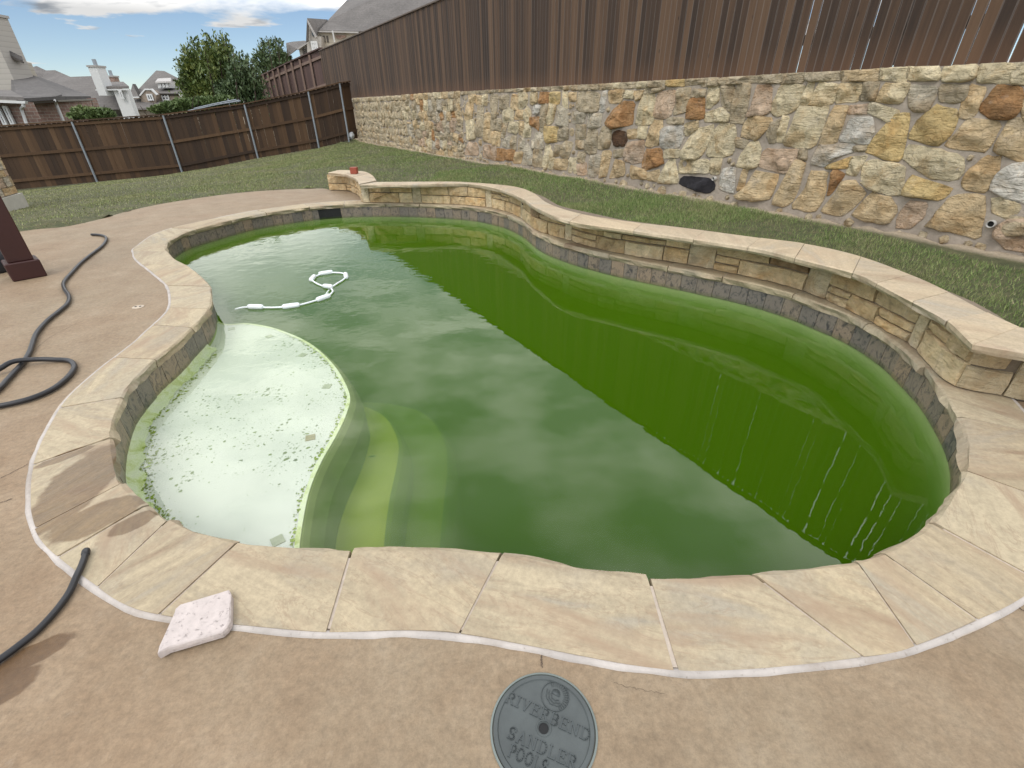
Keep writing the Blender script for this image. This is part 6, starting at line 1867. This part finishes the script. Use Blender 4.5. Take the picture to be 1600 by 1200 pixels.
# letters: slab-serif outlines from strokes
def seg(a, b): return ('l', a, b)
def arc(c, rx, ry, a0, a1): return ('a', c, rx, ry, a0, a1)
GL = {
 'R': (0.74, [seg((.12, 0), (.12, 1)), arc((.36, .745), .26, .255, 90, -90), seg((.12, 1), (.36, 1)), seg((.12, .49), (.36, .49)), seg((.36, .49), (.66, 0)), seg((0, 0), (.26, 0)), seg((0, 1), (.16, 1)), seg((.56, 0), (.76, 0))]),
 'I': (0.34, [seg((.17, 0), (.17, 1)), seg((0, 0), (.34, 0)), seg((0, 1), (.34, 1))]),
 'V': (0.76, [seg((.10, 1), (.38, 0)), seg((.38, 0), (.66, 1)), seg((0, 1), (.22, 1)), seg((.54, 1), (.76, 1))]),
 'E': (0.66, [seg((.12, 0), (.12, 1)), seg((0, 1), (.60, 1)), seg((0, 0), (.62, 0)), seg((.12, .52), (.46, .52)), seg((.60, 1), (.60, .80)), seg((.62, 0), (.62, .22)), seg((.46, .42), (.46, .62))]),
 'B': (0.70, [seg((.12, 0), (.12, 1)), seg((0, 1), (.38, 1)), seg((0, 0), (.40, 0)), seg((.12, .52), (.40, .52)), arc((.38, .76), .22, .24, 90, -90), arc((.40, .26), .25, .26, 90, -90)]),
 'N': (0.80, [seg((.12, 0), (.12, 1)), seg((.12, 1), (.66, 0)), seg((.66, 0), (.66, 1)), seg((0, 0), (.24, 0)), seg((0, 1), (.14, 1)), seg((.54, 1), (.78, 1))]),
 'D': (0.76, [seg((.12, 0), (.12, 1)), seg((0, 1), (.34, 1)), seg((0, 0), (.34, 0)), arc((.34, .5), .34, .5, 90, -90)]),
 'S': (0.62, [arc((.31, .74), .24, .26, 20, 270), arc((.31, .25), .26, .25, 90, -160), seg((.54, .74), (.54, .98)), seg((.06, .02), (.06, .26))]),
 'A': (0.80, [seg((.12, 0), (.40, 1)), seg((.40, 1), (.68, 0)), seg((.22, .34), (.58, .34)), seg((0, 0), (.24, 0)), seg((.56, 0), (.80, 0))]),
 'L': (0.64, [seg((.12, 0), (.12, 1)), seg((0, 1), (.24, 1)), seg((0, 0), (.58, 0)), seg((.58, 0), (.58, .24))]),
 'P': (0.68, [seg((.12, 0), (.12, 1)), seg((0, 1), (.36, 1)), seg((.12, .46), (.36, .46)), arc((.36, .73), .26, .27, 90, -90), seg((0, 0), (.26, 0))]),
 'O': (0.80, [arc((.38, .5), .34, .5, 0, 360)]),
}
def stroke_pts(st):
    if st[0] == 'l': return [st[1], st[2]]
    _, c, rx, ry, a0, a1 = st
    k = max(5, int(abs(a1 - a0) / 22))
    return [(c[0] + rx * math.cos(math.radians(a)), c[1] + ry * math.sin(math.radians(a))) for a in np.linspace(a0, a1, k)]
def write(text, start, end, height, thick=0.14):
    """raised letters along a baseline from start to end (world points)"""
    u = end - start; L = np.linalg.norm(u); u /= L
    v = np.array([-u[1], u[0], 0.0])
    tot = sum(GL[c][0] + 0.16 for c in text) - 0.16
    k = L / (tot * height)
    x = 0.0
    for ch in text:
        w, strokes = GL[ch]
        mb = MB()
        for i, st in enumerate(strokes):
            pts = stroke_pts(st)
            hz = 0.0062 + 0.0001 * i
            t = thick * 0.85 if st[0] == 'a' else thick if ( abs(st[1][0] - st[2][0]) < abs(st[1][1] - st[2][1]) * 0.8) else thick * 0.62
            for a, b in zip(pts[:-1], pts[1:]):
                A2 = start + u * ((x + a[0]) * height * k) + v * a[1] * height
                B2 = start + u * ((x + b[0]) * height * k) + v * b[1] * height
                d = B2 - A2; ln = np.linalg.norm(d)
                if ln < 1e-6: continue
                d /= ln; s_ = np.array([-d[1], d[0], 0])
                mid = (A2 + B2) / 2; mid[2] = hz / 2 + 0.0022
                mb.box(mid, d * (ln / 2 + t * height * 0.22), s_ * t * height / 2, (0, 0, hz / 2 - 0.0022 + 0.0008))
        mb.build("letter", M['lid_text'], lid)
        x += w + 0.16
M['lid_text'] = plain("lid_letter_plastic", (0.052, 0.062, 0.062), 0.5, 0.15, 20)
_z = lambda x, y: at([(760 + x / 7.06, 1030 + y / 7.06)], 0.006)[0] * [1, 1, 0]
write("RIVERBEND", _z(205, 462), _z(1125, 908), 0.0265)
write("SANDLER", _z(225, 862), _z(975, 1215), 0.0265)
p0 = _z(232, 1062); dirn = _z(975, 1215) - _z(225, 862); dirn /= np.linalg.norm(dirn)
write("POOLS", p0, p0 + dirn * 0.098, 0.0265)
# emblem: ringed shell over waves
ec = _z(757, 405); er = np.linalg.norm(_z(757, 235) - ec)
eu = dirn; ev = np.array([-eu[1], eu[0], 0])
mb = MB()
ring = [ec + (eu * math.cos(a) + ev * math.sin(a)) * er * 0.93 + [0, 0, 0.0062] for a in np.linspace(0, 2 * math.pi, 41)]
mb.tube(ring, 0.0011, 6)
for a in np.linspace(-0.9, 2.2, 17):
    d = eu * math.cos(a) + ev * math.sin(a)
    mb.tube([ec + d * er * 0.58 + [0, 0, .0058], ec + d * er * 0.76 + [0, 0, .0062], ec + d * er * 0.90 + [0, 0, .0058]], [0.0004, 0.0009, 0.0011], 5)
for k, rr_ in enumerate((0.30, 0.47, 0.64)):          # nested scalloped waves in the lower left
    W_ = []
    for a in np.linspace(math.radians(168), math.radians(318), 40):
        q_ = rr_ + 0.055 * abs(math.sin((a - math.radians(168)) * 4.2 + k * 0.8))
        W_.append(ec + (eu * math.cos(a) + ev * math.sin(a)) * er * q_ + ev * er * 0.10 + eu * er * 0.06 + [0, 0, .0060])
    mb.tube(W_, 0.0010, 5)
dome = [ec + (eu * math.cos(a) * 0.30 + ev * (0.16 + 0.30 * math.sin(a))) * er + [0, 0, 0.0045] for a in np.linspace(-0.4, math.pi + 0.2, 18)]
mb.prism(dome, (0, 0, 0.0018))
mb.build("emblem", M['lid_text'], lid, smooth=True)
